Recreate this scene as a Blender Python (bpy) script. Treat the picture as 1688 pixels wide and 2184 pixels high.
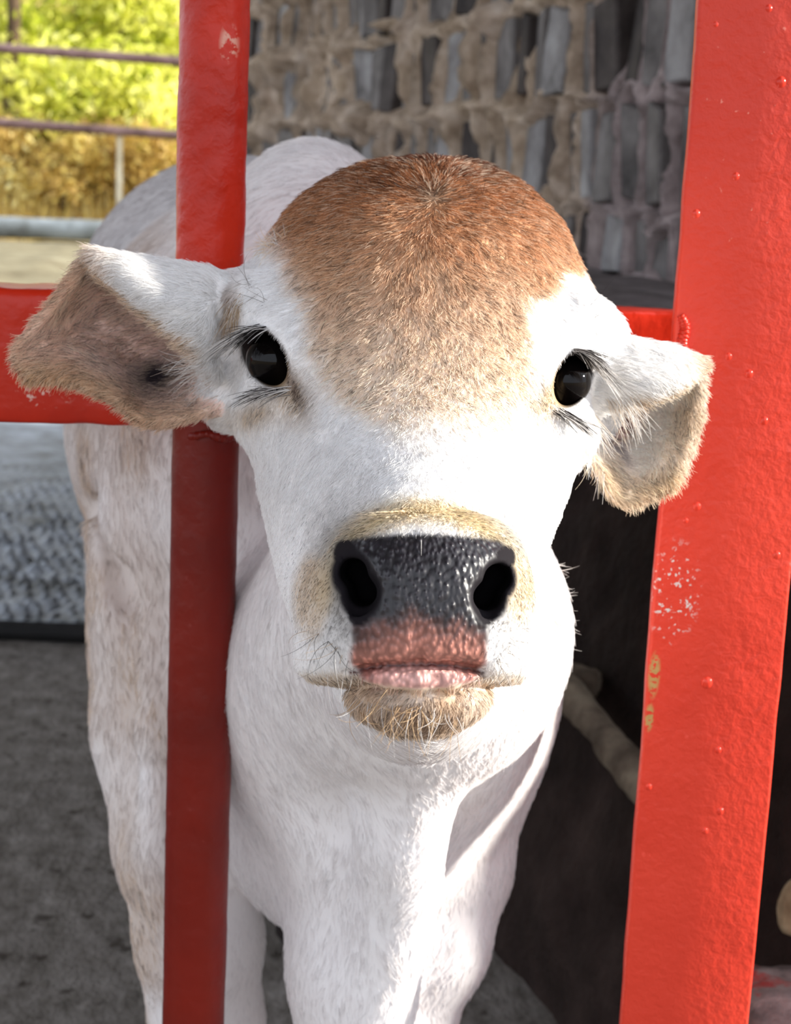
import bpy, bmesh, math
import numpy as np
from mathutils import Matrix, Vector

for o in list(bpy.data.objects):
    bpy.data.objects.remove(o, do_unlink=True)
S = bpy.context.scene
COL = S.collection
rng = np.random.default_rng(7)

# ------------------------------------------------------------------ camera
F_PX, CX, CY = 3316.0, 844.0, 1092.0
PITCH, ROLL = math.radians(12.0), math.radians(2.3)
CAM = np.array([0.0, 0.0, 0.80])
FWD = np.array([0.0, math.cos(PITCH), -math.sin(PITCH)])
R0 = np.array([1.0, 0.0, 0.0])
U0 = np.array([0.0, math.sin(PITCH), math.cos(PITCH)])
RGT = math.cos(ROLL) * R0 + math.sin(ROLL) * U0
UPV = -math.sin(ROLL) * R0 + math.cos(ROLL) * U0
BASIS = np.stack([RGT, UPV, FWD], 1)            # camera space (x right, y up, w depth) -> world

cd = bpy.data.cameras.new('camera')
cam = bpy.data.objects.new('camera', cd)
COL.objects.link(cam)
cam.matrix_world = Matrix(((RGT[0], UPV[0], -FWD[0], CAM[0]),
                           (RGT[1], UPV[1], -FWD[1], CAM[1]),
                           (RGT[2], UPV[2], -FWD[2], CAM[2]), (0, 0, 0, 1)))
cd.sensor_fit = 'VERTICAL'
cd.sensor_height = 36.0
cd.lens = F_PX / 2184.0 * 36.0
cd.clip_start = 0.02
cd.clip_end = 200
cd.dof.use_dof = True
cd.dof.focus_distance = 0.68
cd.dof.aperture_fstop = 15.6
S.camera = cam

# ------------------------------------------------------------------ light, exposure
S.view_settings.view_transform = 'Standard'
S.view_settings.look = 'None'
S.view_settings.gamma = 1
S.view_settings.use_curve_mapping = False
S.view_settings.exposure = 0.0
wd = bpy.data.worlds.new('sky')
S.world = wd
wd.use_nodes = True
wd.node_tree.nodes['Background'].inputs[0].default_value = (0.88, 0.94, 1.06, 1)
wd.node_tree.nodes['Background'].inputs[1].default_value = 1.75
sd = bpy.data.lights.new('sun', 'SUN')
sd.energy = 10.5
sd.angle = math.radians(2.0)
sd.color = (1.0, 0.95, 0.86)
sun = bpy.data.objects.new('sun', sd)
COL.objects.link(sun)
TO_SUN = Vector((0.92, -0.01, 0.275)).normalized()
sun.rotation_euler = TO_SUN.to_track_quat('Z', 'Y').to_euler()
sun.location = (3, -1, 4)

# ------------------------------------------------------------------ helpers
def cam2w(P):
    return np.asarray(P, float) @ BASIS.T + CAM
def w2c(P):
    return (np.asarray(P, float) - CAM) @ BASIS
def c(px, py, w):
    return np.array([(px - CX) / F_PX * w, (CY - py) / F_PX * w, w])
def wp(px, py, w):
    return cam2w(c(px, py, w))
def on_y(px, py, Y):                        # where the sight line meets the vertical plane y = Y
    d = FWD + (px - CX) / F_PX * RGT + (CY - py) / F_PX * UPV
    return CAM + d * (Y / d[1])
def on_z(px, py, z=0.0):
    d = FWD + (px - CX) / F_PX * RGT + (CY - py) / F_PX * UPV
    return CAM + d * ((z - CAM[2]) / d[2])

NT = np.random.default_rng(3).random((32, 32, 32)).astype(np.float32)
def vnoise(P, scale):
    q = np.asarray(P, np.float32) * scale
    i = np.floor(q).astype(int)
    t = q - i
    t = t * t * (3 - 2 * t)
    r = 0
    for a in (0, 1):
        for b in (0, 1):
            for e in (0, 1):
                w = (t[:, 0] if a else 1 - t[:, 0]) * (t[:, 1] if b else 1 - t[:, 1]) * (t[:, 2] if e else 1 - t[:, 2])
                r = r + w * NT[(i[:, 0] + a) % 32, (i[:, 1] + b) % 32, (i[:, 2] + e) % 32]
    return r
def sstep(a, b, x):
    t = np.clip((x - a) / (b - a), 0, 1)
    return t * t * (3 - 2 * t)

def link(name, me, mat=None, parent=None, smooth=True):
    o = bpy.data.objects.new(name, me)
    COL.objects.link(o)
    if mat:
        me.materials.append(mat)
    if smooth and hasattr(me, 'polygons'):
        me.polygons.foreach_set('use_smooth', np.ones(len(me.polygons), bool))
    if parent:
        o.parent = parent
        o.matrix_parent_inverse = parent.matrix_world.inverted()
    return o
def mesh_np(name, V, Fc):
    me = bpy.data.meshes.new(name)
    V = np.asarray(V, np.float32)
    Fc = np.asarray(Fc, np.int32)
    k = Fc.shape[1]
    me.vertices.add(len(V)); me.vertices.foreach_set('co', V.ravel())
    me.loops.add(Fc.size); me.loops.foreach_set('vertex_index', Fc.ravel())
    me.polygons.add(len(Fc))
    me.polygons.foreach_set('loop_start', np.arange(0, Fc.size, k, dtype=np.int32))
    me.update(calc_edges=True)
    return me
def bm_obj(name, bm, mat=None, parent=None, smooth=True):
    me = bpy.data.meshes.new(name)
    bm.normal_update()
    bm.to_mesh(me)
    bm.free()
    return link(name, me, mat, parent, smooth)
def empty(name, loc, label=None, cat=None, group=None):
    o = bpy.data.objects.new(name, None)
    o.empty_display_size = 0.05
    o.location = loc
    COL.objects.link(o)
    o.matrix_world = Matrix.Translation(Vector(loc))
    tag(o, label, cat, group)
    return o
def tag(o, label=None, cat=None, group=None, kind=None):
    if label: o['label'] = label
    if cat: o['category'] = cat
    if group: o['group'] = group
    if kind: o['kind'] = kind
    return o

def catmull(P, n):
    P = np.asarray(P, float)
    E = np.concatenate([[2 * P[0] - P[1]], P, [2 * P[-1] - P[-2]]])
    t = np.linspace(0, len(P) - 1 - 1e-9, n)
    i = t.astype(int); f = (t - i)[:, None]
    a_, b_, c_, d_ = E[i], E[i + 1], E[i + 2], E[i + 3]
    return 0.5 * (2 * b_ + (c_ - a_) * f + (2 * a_ - 5 * b_ + 4 * c_ - d_) * f ** 2 + (3 * b_ - a_ - 3 * c_ + d_) * f ** 3)
def tube_np(path, radii, n=20, caps=True, rough=0.0, rs=30, squash=None):
    path = np.asarray(path, float)
    radii = np.broadcast_to(np.asarray(radii, float), (len(path),))
    tang = np.gradient(path, axis=0)
    tang /= np.linalg.norm(tang, axis=1)[:, None]
    ref = np.array([0.0, 0, 1]) if abs(tang[0][2]) < 0.8 else np.array([0.0, 1, 0])
    V = []
    th = np.linspace(0, 2 * np.pi, n, endpoint=False)
    for p, t, r in zip(path, tang, radii):
        a = np.cross(t, ref); a /= np.linalg.norm(a)
        b = np.cross(a, t)
        V.append(p + r * (np.cos(th)[:, None] * a + np.sin(th)[:, None] * b))
    V = np.array(V)
    m = len(path)
    if rough:
        q = V.reshape(-1, 3)
        ctr = np.repeat(path, n, 0)
        d = q - ctr
        f = 1 + rough * (vnoise(q + 5, rs) - 0.5) * 2 + rough * 0.5 * (vnoise(q + 9, rs * 2.7) - 0.5) * 2
        V = (ctr + d * f[:, None]).reshape(m, n, 3)
    bm = bmesh.new()
    vs = [[bm.verts.new(x) for x in ring] for ring in V]
    for i in range(m - 1):
        for j in range(n):
            bm.faces.new((vs[i][j], vs[i][(j + 1) % n], vs[i + 1][(j + 1) % n], vs[i + 1][j]))
    if caps:
        bm.faces.new(vs[0][::-1]); bm.faces.new(vs[-1])
    bmesh.ops.recalc_face_normals(bm, faces=bm.faces[:])
    return bm

# ------------------------------------------------------------------ materials
def new_mat(name):
    m = bpy.data.materials.new(name)
    m.use_nodes = True
    nt = m.node_tree
    b = nt.nodes['Principled BSDF']
    return m, nt, b
def N(nt, typ, **kw):
    n = nt.nodes.new(typ)
    for k, v in kw.items():
        if k in n.inputs:
            n.inputs[k].default_value = v
        else:
            setattr(n, k, v)
    return n
def ramp(nt, fac, stops):
    r = nt.nodes.new('ShaderNodeValToRGB')
    el = r.color_ramp.elements
    while len(el) > 1:
        el.remove(el[-1])
    el[0].position, el[0].color = stops[0][0], (*stops[0][1], 1)
    for p, col in stops[1:]:
        e = el.new(p); e.color = (*col, 1)
    nt.links.new(fac, r.inputs[0])
    return r.outputs[0]
def coords(nt, kind='Object', scale=(1, 1, 1)):
    t = nt.nodes.new('ShaderNodeTexCoord')
    mp = nt.nodes.new('ShaderNodeMapping')
    mp.inputs['Scale'].default_value = scale
    nt.links.new(t.outputs[kind], mp.inputs[0])
    return mp.outputs[0]
def noise(nt, vec, scale, detail=4, rough=0.55, dist=0.0):
    n = N(nt, 'ShaderNodeTexNoise', Scale=scale, Detail=detail, Roughness=rough, Distortion=dist)
    nt.links.new(vec, n.inputs['Vector'])
    return n.outputs['Fac']
def bump(nt, b, h, strength=0.3, dist=0.002, prev=None):
    n = N(nt, 'ShaderNodeBump', Strength=strength, Distance=dist)
    nt.links.new(h, n.inputs['Height'])
    if prev is not None:
        nt.links.new(prev, n.inputs['Normal'])
    nt.links.new(n.outputs[0], b.inputs['Normal'])
    return n.outputs[0]
def mixc(nt, fac, a, b, mode='MIX'):
    m = nt.nodes.new('ShaderNodeMix')
    m.data_type = 'RGBA'; m.blend_type = mode
    for sock, v in ((m.inputs[0], fac), (m.inputs[6], a), (m.inputs[7], b)):
        if isinstance(v, (tuple, float, int)):
            sock.default_value = (*v, 1) if isinstance(v, tuple) else v
        else:
            nt.links.new(v, sock)
    return m.outputs[2]
def mth(nt, op, a, b=None):
    m = nt.nodes.new('ShaderNodeMath'); m.operation = op
    for s_, v in ((m.inputs[0], a), (m.inputs[1], b)):
        if v is None: continue
        if isinstance(v, (int, float)): s_.default_value = v
        else: nt.links.new(v, s_)
    return m.outputs[0]
def srgb(r, g, b):
    return tuple(((x / 255) / 12.92 if x / 255 <= 0.04045 else ((x / 255 + 0.055) / 1.055) ** 2.4) for x in (r, g, b))
def simple_noise_mat(name, stops, scale, rough=0.8, bs=0.4, bd=0.003, mscale=(1, 1, 1), bscale=None, detail=6, spec=0.3):
    m, nt, b = new_mat(name)
    v = coords(nt, scale=mscale)
    f = noise(nt, v, scale, detail, 0.62)
    nt.links.new(ramp(nt, f, stops), b.inputs['Base Color'])
    b.inputs['Roughness'].default_value = rough
    b.inputs['Specular IOR Level'].default_value = spec
    bump(nt, b, noise(nt, v, bscale or scale * 2.5, 6, 0.6), bs, bd)
    return m

def red_paint(name, base, dark, wear=None, bump_s=0.35, bscale=160, mottle=0.5, rough=0.35):
    """glossy brushed gate paint; wear = list of (world xyz, radius, colour)"""
    m, nt, b = new_mat(name)
    v = coords(nt)
    n1 = noise(nt, v, 9, 5, 0.6)
    col = mixc(nt, mth(nt, 'MULTIPLY', ramp(nt, n1, [(0.35, (0, 0, 0)), (0.7, (1, 1, 1))]), mottle), base, dark)
    n2 = noise(nt, v, 120, 3, 0.5)
    speck = ramp(nt, n2, [(0.70, (0, 0, 0)), (0.76, (1, 1, 1))])
    col = mixc(nt, mth(nt, 'MULTIPLY', speck, 0.35), col, tuple(min(1, x * 1.3 + 0.05) for x in base))
    for (ctr, rad, wc, sc, thr) in (wear or []):
        t = nt.nodes.new('ShaderNodeTexCoord')
        sub = N(nt, 'ShaderNodeVectorMath', operation='SUBTRACT'); sub.inputs[1].default_value = ctr
        nt.links.new(t.outputs['Object'], sub.inputs[0])
        dv = N(nt, 'ShaderNodeVectorMath', operation='DIVIDE'); dv.inputs[1].default_value = rad
        nt.links.new(sub.outputs[0], dv.inputs[0])
        ln = N(nt, 'ShaderNodeVectorMath', operation='LENGTH'); nt.links.new(dv.outputs[0], ln.inputs[0])
        inside = ramp(nt, ln.outputs['Value'], [(0.55, (1, 1, 1)), (1.0, (0, 0, 0))])
        chips = ramp(nt, noise(nt, v, sc, 3, 0.6), [(thr, (0, 0, 0)), (thr + 0.03, (1, 1, 1))])
        col = mixc(nt, mth(nt, 'MULTIPLY', inside, chips), col, wc)
    nt.links.new(col, b.inputs['Base Color'])
    b.inputs['Roughness'].default_value = rough
    b.inputs['Specular IOR Level'].default_value = 0.32
    p = bump(nt, b, noise(nt, v, bscale, 4, 0.55, 0.3), bump_s, 0.0016)
    bump(nt, b, noise(nt, v, 45, 3, 0.5), bump_s * 0.8, 0.003, p)
    return m

# ------------------------------------------------------------------ floor, yard, wall
M_FLOOR = simple_noise_mat('concrete', [(0.22, srgb(62, 55, 48)), (0.42, srgb(108, 102, 95)), (0.6, srgb(132, 126, 120)), (0.8, srgb(158, 153, 148))], 24, 0.85, 0.9, 0.008, mscale=(1.5, 1, 1), bscale=90)
def dirt_on(mat):
    nt = mat.node_tree; b = nt.nodes['Principled BSDF']
    src = b.inputs['Base Color'].links[0].from_socket
    v = coords(nt)
    sp = ramp(nt, noise(nt, v, 34, 3, 0.5), [(0.63, (0, 0, 0)), (0.70, (1, 1, 1))])
    nt.links.new(mixc(nt, mth(nt, 'MULTIPLY', sp, 0.8), src, srgb(48, 38, 28)), b.inputs['Base Color'])
dirt_on(M_FLOOR)
def grid_mesh(name, us, vs, fn):
    U, V = np.meshgrid(us, vs, indexing='ij')
    P = fn(U.ravel(), V.ravel())
    nu, nv = len(us), len(vs)
    idx = np.arange(nu * nv).reshape(nu, nv)
    Q = np.stack([idx[:-1, :-1], idx[1:, :-1], idx[1:, 1:], idx[:-1, 1:]], -1).reshape(-1, 4)
    return mesh_np(name, P, Q)

def floor_fn(u, v):
    P = np.stack([u, v, np.zeros_like(u)], 1)
    P[:, 2] = 0.004 * (vnoise(P, 9) - 0.5) + 0.003 * (vnoise(P, 31) - 0.5) - 0.0035
    return P
fl = link('floor', grid_mesh('floor', np.linspace(-3.0, 2.2, 260), np.linspace(-2.0, 5.2, 320), floor_fn), M_FLOOR)
tag(fl, kind='structure')

M_STRAW = simple_noise_mat('straw', [(0.25, srgb(106, 94, 70)), (0.5, srgb(142, 132, 104)), (0.75, srgb(172, 164, 136))], 3.0, 0.9, 0.5, 0.02, mscale=(1, 3, 1), bscale=30)
def yard_fn(u, v):
    z = np.clip((v - 5.0) / 3.4, 0, 1) * 0.40 - 0.01 * (v < 5.3)
    P = np.stack([u, v, z], 1)
    P[:, 2] += 0.05 * (vnoise(P, 2.2) - 0.5) * (v > 5.2) + 0.025 * (vnoise(P, 9) - 0.5) * (v > 5.2)
    return P
yd = link('ground', grid_mesh('ground', np.linspace(-6, 3, 120), np.linspace(5.1, 9.2, 80), yard_fn), M_STRAW)
tag(yd, kind='structure')

M_EARTH = simple_noise_mat('earth', [(0.25, srgb(96, 84, 66)), (0.5, srgb(134, 120, 98)), (0.75, srgb(164, 150, 126))], 2, 0.95, 0.4, 0.02)
tag(link('ground', grid_mesh('ground', np.linspace(-30, 30, 61), np.linspace(-30, 30, 61), lambda u, v: np.stack([u, v, -.03 + 0 * u], 1)), M_EARTH), kind='structure')

# stone wall beside the pen: plan line from near right to far left
WA, WB = np.array([0.787, 0.828]), np.array([-0.537, 4.72])
WL = np.linalg.norm(WB - WA)
WD = (WB - WA) / WL
WN = np.array([-WD[1], WD[0]])
if WN[0] > 0: WN = -WN
def wall_pt(u, z, h):
    return np.stack([WA[0] + WD[0] * u + WN[0] * h, WA[1] + WD[1] * u + WN[1] * h, z], -1)
COURSES = [0.687, 0.775, 0.93, 1.085, 1.24, 1.40]
joints = []
stones = []
for r in range(len(COURSES) - 1):
    u = 0.15
    js = [0.15]
    while u < WL:
        w = rng.uniform(0.055, 0.095) if rng.random() > 0.15 else rng.uniform(0.10, 0.14)
        stones.append((u, min(u + w, WL), r))
        u += w
        js.append(u)
    joints.append(np.array(js))
M_MORTAR, nt, b = new_mat('mortar')
at = N(nt, 'ShaderNodeAttribute', attribute_name='tone')
v = coords(nt)
nn = noise(nt, v, 26, 6, 0.65)
grey = ramp(nt, nn, [(0.25, srgb(112, 100, 98)), (0.5, srgb(168, 154, 152)), (0.75, srgb(200, 186, 184))])
tan = ramp(nt, nn, [(0.25, srgb(124, 104, 84)), (0.5, srgb(200, 180, 156)), (0.75, srgb(238, 224, 206))])
nt.links.new(mixc(nt, at.outputs['Fac'], grey, tan), b.inputs['Base Color'])
b.inputs['Roughness'].default_value = 0.95
b.inputs['Specular IOR Level'].default_value = 0.1
bump(nt, b, noise(nt, v, 70, 6, 0.7), 0.7, 0.008)
us = np.concatenate([np.arange(.135, .8, .019), np.arange(.8, WL, 0.0042)])
zs = np.concatenate([np.arange(0, .62, .1), np.arange(0.64, 1.45, 0.009), np.arange(1.46, 2.45, 0.1)])
U, Z = np.meshgrid(us, zs, indexing='ij')
u, z = U.ravel(), Z.ravel()
q = np.stack([u, z, np.zeros_like(u)], 1)
uw = u + 0.022 * (vnoise(q, 7) - 0.5) + 0.012 * (vnoise(q + 3, 19) - 0.5)
zw = z + 0.05 * (vnoise(q + 11, 8) - 0.5) + 0.035 * (vnoise(q + 17, 23) - 0.5)
row = np.clip(np.searchsorted(COURSES, zw) - 1, 0, len(COURSES) - 2)
dj = np.ones_like(u)
for r in range(len(COURSES) - 1):
    js = joints[r]
    k = row == r
    i = np.clip(np.searchsorted(js, uw[k]), 1, len(js) - 1)
    dj[k] = np.minimum(np.abs(uw[k] - js[i - 1]), np.abs(js[i] - uw[k]))
dz = np.min(np.abs(zw[:, None] - np.array(COURSES)[None]), 1)
far = sstep(1.45, 2.75, u)
cover = vnoise(q + 29, 11)
h = -0.034 + (0.048 + .01 * far) * np.exp(-(dz / (0.0085 + 0.015 * far)) ** 2) * (0.75 + 0.5 * vnoise(q + 5, 15))
h = np.maximum(h, -0.034 + 0.050 * np.exp(-(dj / 0.0062) ** 2) * sstep(.30, .55, vnoise(q * np.array([1, .25, 1]) + 41, 14)))
h += 0.042 * sstep(0.62, 0.84, cover) * (0.02 + far)
h += (0.008 + .020 * far) * (vnoise(q * np.array([1.6, .8, 1]), 45) - 0.5) + (0.01 + .022 * far) * (vnoise(q * np.array([1.4, .7, 1]), 17) - 0.5)
h[(z > 1.44) | (z < .62)] = 0.01
z = np.where(u < .89, np.minimum(z, .84 + .02 * vnoise(q, 6)), z)      # unseen near end, added to keep sun off the chest, lowered for skylight
idx = np.arange(len(u)).reshape(U.shape)
Q = np.stack([idx[:-1, :-1], idx[:-1, 1:], idx[1:, 1:], idx[1:, :-1]], -1).reshape(-1, 4)
me = mesh_np('wall_right', wall_pt(u, z, h), Q)
tn = sstep(1.53, 1.67, u + 0.05 * (vnoise(q, 6) - 0.5)) * (0.72 + 0.28 * vnoise(q + 2, 9))
a = me.attributes.new('tone', 'FLOAT', 'POINT'); a.data.foreach_set('value', tn.astype(np.float32))
wall = tag(link('wall_right', me, M_MORTAR), kind='structure')
STONE_M = []
for i, (c0, c1, c2) in enumerate([((58, 55, 54), (112, 108, 106), (150, 146, 144)), ((80, 78, 78), (144, 142, 142), (186, 187, 188)), ((34, 31, 31), (68, 62, 60), (98, 91, 88))]):
    STONE_M.append(simple_noise_mat('stone', [(0.25, srgb(*c0)), (0.5, srgb(*c1)), (0.8, srgb(*c2))], 14, 0.7, 0.6, 0.006, bscale=45, spec=0.2))
def stone_bm(bm, u0, u1, r):
    z0, z1 = COURSES[r] + 0.004, COURSES[r + 1] - 0.004
    if r == 0: z0 = COURSES[0] - 0.01
    jit = lambda s_: rng.uniform(-s_, s_)
    hf = rng.uniform(-0.012, 0.012)
    t0, t1 = rng.uniform(0.004, 0.022), rng.uniform(0.004, 0.022)
    pts = [(u0 + 0.004, z0 + rng.uniform(0, .012)), (u1 - 0.004, z0 + rng.uniform(0, .012)), (u1 - .003 + jit(.003), (z0 + z1) / 2 + jit(.02)),
           (u1 - 0.005 - rng.uniform(0, .006), z1 - t0), (u0 + 0.005 + rng.uniform(0, .006), z1 - t1), (u0 + .003 + jit(.003), (z0 + z1) / 2 + jit(.02))]
    cu, cz = sum(p[0] for p in pts) / 6, sum(p[1] for p in pts) / 6
    rings = []
    sl, sv = jit(0.25), jit(0.10)
    for (hh, k) in ((-0.05, 1.0), (hf - 0.004, 1.0), (hf, 0.88)):
        rings.append([bm.verts.new(tuple(wall_pt(cu + (p[0] - cu) * k, cz + (p[1] - cz) * (1 - (1 - k) * 0.4), hh + ((p[0] - cu) * sl + (p[1] - cz) * sv if hh > -0.04 else 0)))) for p in pts])
    for a_, b_ in zip(rings, rings[1:]):
        for j in range(6):
            bm.faces.new((a_[j], a_[(j + 1) % 6], b_[(j + 1) % 6], b_[j]))
    bm.faces.new(rings[-1])
vis = sorted(stones, key=lambda s_: s_[0])
vis = [s_ for s_ in vis if s_[0] > 0.90 and not (s_[2] == 4 and s_[0] < 1.4)]
rest = [s_ for s_ in stones if s_ not in set(vis[:298])]
for i, s_ in enumerate(vis[:298]):
    bm = bmesh.new()
    stone_bm(bm, *s_)
    bmesh.ops.recalc_face_normals(bm, faces=bm.faces[:])
    bm_obj('stone', bm, STONE_M[rng.choice(3, p=[.45, .33, .22])], wall, smooth=False)
bm = bmesh.new()
for s_ in rest:
    stone_bm(bm, *s_)
bmesh.ops.recalc_face_normals(bm, faces=bm.faces[:])
tag(bm_obj('stone_infill', bm, STONE_M[0], wall, smooth=False), kind='stuff')

# trough bench along the wall: ledge and dark sloping front
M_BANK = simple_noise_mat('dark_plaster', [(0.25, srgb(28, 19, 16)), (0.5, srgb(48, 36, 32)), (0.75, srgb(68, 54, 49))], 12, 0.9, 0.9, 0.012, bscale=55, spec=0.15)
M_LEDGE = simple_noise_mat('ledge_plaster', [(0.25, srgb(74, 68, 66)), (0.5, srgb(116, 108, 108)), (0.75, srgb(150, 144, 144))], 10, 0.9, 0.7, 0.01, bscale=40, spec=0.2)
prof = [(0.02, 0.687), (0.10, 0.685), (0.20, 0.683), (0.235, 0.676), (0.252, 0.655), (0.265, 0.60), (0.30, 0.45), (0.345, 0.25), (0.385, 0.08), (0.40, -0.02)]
pr = np.array(prof)
tt = np.concatenate([[0], np.cumsum(np.linalg.norm(np.diff(pr, axis=0), axis=1))])
ts = np.linspace(0, tt[-1], 90)
def bank_fn(a_, b_):
    hh = np.interp(b_, tt, pr[:, 0]); zz = np.interp(b_, tt, pr[:, 1])
    P = wall_pt(a_, zz, hh)
    n_ = 0.018 * (vnoise(P, 9) - 0.5) + 0.012 * (vnoise(P + 3, 25) - 0.5)
    P[:, 0] += WN[0] * n_ * (b_ > 0.18); P[:, 1] += WN[1] * n_ * (b_ > 0.18); P[:, 2] += n_ * 0.6
    return P
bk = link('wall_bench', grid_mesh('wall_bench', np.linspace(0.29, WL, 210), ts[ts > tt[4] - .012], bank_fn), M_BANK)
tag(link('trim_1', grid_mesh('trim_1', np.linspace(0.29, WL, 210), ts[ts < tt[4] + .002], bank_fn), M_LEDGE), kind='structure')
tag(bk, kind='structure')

# unseen roof over pen and camera, added and sized to block skylight
M_SHADE_ROOF = simple_noise_mat('shade_roof_sheet', [(0.3, srgb(90, 84, 78)), (0.7, srgb(130, 124, 118))], 4, 0.7, 0.2, 0.01)
bm = bmesh.new()
nr = 60
vs0 = []
for i in range(nr + 1):
    x = -2.7 + 3.35 * i / nr
    zz = 2.45 + 0.02 * math.sin(i * math.pi / 2) + 0.03 * (x + 2.7)
    vs0.append([bm.verts.new((x, y_, zz + k)) for (y_, k) in ((-2.2, 0), (5.2, 0), (-2.2, 0.015), (5.2, 0.015))])
for a_, b_ in zip(vs0, vs0[1:]):
    bm.faces.new((a_[0], b_[0], b_[1], a_[1])); bm.faces.new((a_[2], a_[3], b_[3], b_[2]))
    bm.faces.new((a_[0], a_[2], b_[2], b_[0])); bm.faces.new((a_[1], b_[1], b_[3], a_[3]))
tag(bm_obj('shade_roof', bm, M_SHADE_ROOF, smooth=False), kind='structure')

# ------------------------------------------------------------------ the red gate the calf looks through
GY = 0.915
gate = empty('gate', tuple(on_y(430, 1200, GY) * np.array([1, 1, 0])), 'red painted metal gate with round bar, flat rail and broad square post', 'gate')
RED, RDK = srgb(206, 46, 20), srgb(140, 18, 10)
post_y = 0.868
M_POST = red_paint('red_post_paint', srgb(212, 62, 42), srgb(196, 46, 28), bump_s=.5, bscale=190, mottle=.5, rough=.40, wear=[
    (tuple(on_y(1438, 1265, post_y)), (.017, .03, .034), srgb(206, 196, 190), 330, .60),
    (tuple(on_y(1396, 1440, post_y)), (.004, .03, .016), srgb(176, 140, 84), 260, .42),
    (tuple(on_y(1386, 1530, post_y)), (.003, .03, .010), srgb(176, 140, 84), 260, .46),
    (tuple(on_y(1600, 250, post_y)), (.03, .03, .10), srgb(226, 128, 110), 190, .68)])
M_BAR = red_paint('red_bar_paint', RED, srgb(150, 22, 10), bump_s=.6, bscale=120, mottle=.8, rough=.36, wear=[
    (tuple(on_y(488, 92, GY - .02)), (.006, .03, .012), srgb(214, 150, 130), 200, .50)])
M_RAIL = red_paint('red_rail_paint', RED, srgb(150, 24, 16), bump_s=.42, bscale=90, mottle=.6, rough=.33, wear=[
    (tuple(on_y(85, 850, .90)), (.020, .03, .008), srgb(222, 178, 166), 210, .58)])

# round upright bar
top, bot = on_y(462, -120, GY), on_y(408, 2400, GY)
n_ = 260
path = np.array([top + (bot - top) * t_ for t_ in np.linspace(0, 1, n_)])
bot0 = path[-1] + (path[-1] - path[0]) * ((0.03 - path[-1][2]) / (path[-1] - path[0])[2]) if path[-1][2] > .03 else path[-1]
path = np.concatenate([path, [path[-1] + (bot0 - path[-1]) * t_ for t_ in (.5, 1.0)]])
path = np.concatenate([[path[0] + (path[0] - path[1]) * 160], path])
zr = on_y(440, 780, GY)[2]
M_BAR_SHADED = red_paint('red_bar_paint_shaded', srgb(126, 24, 8), srgb(92, 12, 4), bump_s=.35, bscale=110, mottle=.7, rough=.36)  # shade below the rail painted in as a darker red
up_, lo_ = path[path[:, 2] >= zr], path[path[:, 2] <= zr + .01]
bm_obj('round_bar', tube_np(up_, .0200, 48, rough=.03, rs=75), M_BAR, gate)
bm_obj('round_bar', tube_np(lo_, .0200, 48, rough=.015, rs=70), M_BAR_SHADED, gate)

# flat rail, a little tapered in section towards the far post
def rail_sec(px):
    yt = 612 + .0368 * px; yb = 905 + .0200 * px
    Yf = .905 + .055 * (px / 1440.0)
    return on_y(px, yt, Yf), on_y(px, yb, Yf)
bm = bmesh.new()
rings = []
for px in np.linspace(-1900, 1462, 300):
    t_, b_ = rail_sec(px)
    zc, hh = (t_ + b_) / 2, (t_[2] - b_[2]) / 2
    dep = .021
    ring = []
    for a in np.linspace(0, 2 * np.pi, 40, endpoint=False):
        ca, sa = math.cos(a), math.sin(a)
        e = .22
        y_ = dep * abs(ca) ** e * math.copysign(1, ca); z_ = hh * abs(sa) ** e * math.copysign(1, sa)
        ring.append(np.array([zc[0], zc[1] + dep + y_, zc[2] + z_]))
    rings.append(ring)
R = np.array(rings)
q = R.reshape(-1, 3)
R = (q + .0022 * np.stack([0 * q[:, 0], vnoise(q, 60) - .5, vnoise(q + 4, 70) - .5], 1)).reshape(R.shape)
vs = [[bm.verts.new(x) for x in r_] for r_ in R]
for a_, b_ in zip(vs, vs[1:]):
    for j in range(40):
        bm.faces.new((a_[j], b_[j], b_[(j + 1) % 40], a_[(j + 1) % 40]))
bm.faces.new(vs[0]); bm.faces.new(vs[-1][::-1])
bmesh.ops.recalc_face_normals(bm, faces=bm.faces[:])
bm_obj('rail', bm, M_RAIL, gate)

# broad square post
pl, pr_ = on_y(1492, 0, post_y), on_y(1325, 2184, post_y)
slope = (pl[0] - pr_[0]) / (pl[2] - pr_[2])
wid = 0.0782
bm = bmesh.new()
rings = []
for zz in np.linspace(0.0, 2.0, 240):                    # a channel: broad front plate, return flange on its far edge
    x0 = pl[0] + slope * (zz - pl[2])
    y0 = post_y
    r_ = .0022
    ring = []
    for (cxx, cyy, a0) in ((x0 + wid - r_, y0 + .07, 0), (x0 + wid - .010, y0 + .07, 90), (x0 + wid - .010, y0 + .010, 225), (x0 + r_, y0 + .010 - r_, 90), (x0 + r_, y0 + r_, 180), (x0 + wid - r_, y0 + r_, 270)):
        if a0 == 225:
            ring.append((cxx, cyy, zz)); continue
        for a in np.radians(np.linspace(a0, a0 + 90, 4)):
            ring.append((cxx + r_ * math.cos(a), cyy + r_ * math.sin(a), zz))
    rings.append(ring)
R = np.array(rings); q = R.reshape(-1, 3)
R = (q + .0010 * np.stack([vnoise(q, 40) - .5, vnoise(q + 4, 50) - .5, 0 * q[:, 0]], 1)).reshape(R.shape)
vs = [[bm.verts.new(x) for x in r_] for r_ in R]
m_ = len(vs[0])
for a_, b_ in zip(vs, vs[1:]):
    for j in range(m_):
        bm.faces.new((a_[j], a_[(j + 1) % m_], b_[(j + 1) % m_], b_[j]))
bmesh.ops.recalc_face_normals(bm, faces=bm.faces[:])
bm_obj('post', bm, M_POST, gate)
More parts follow.
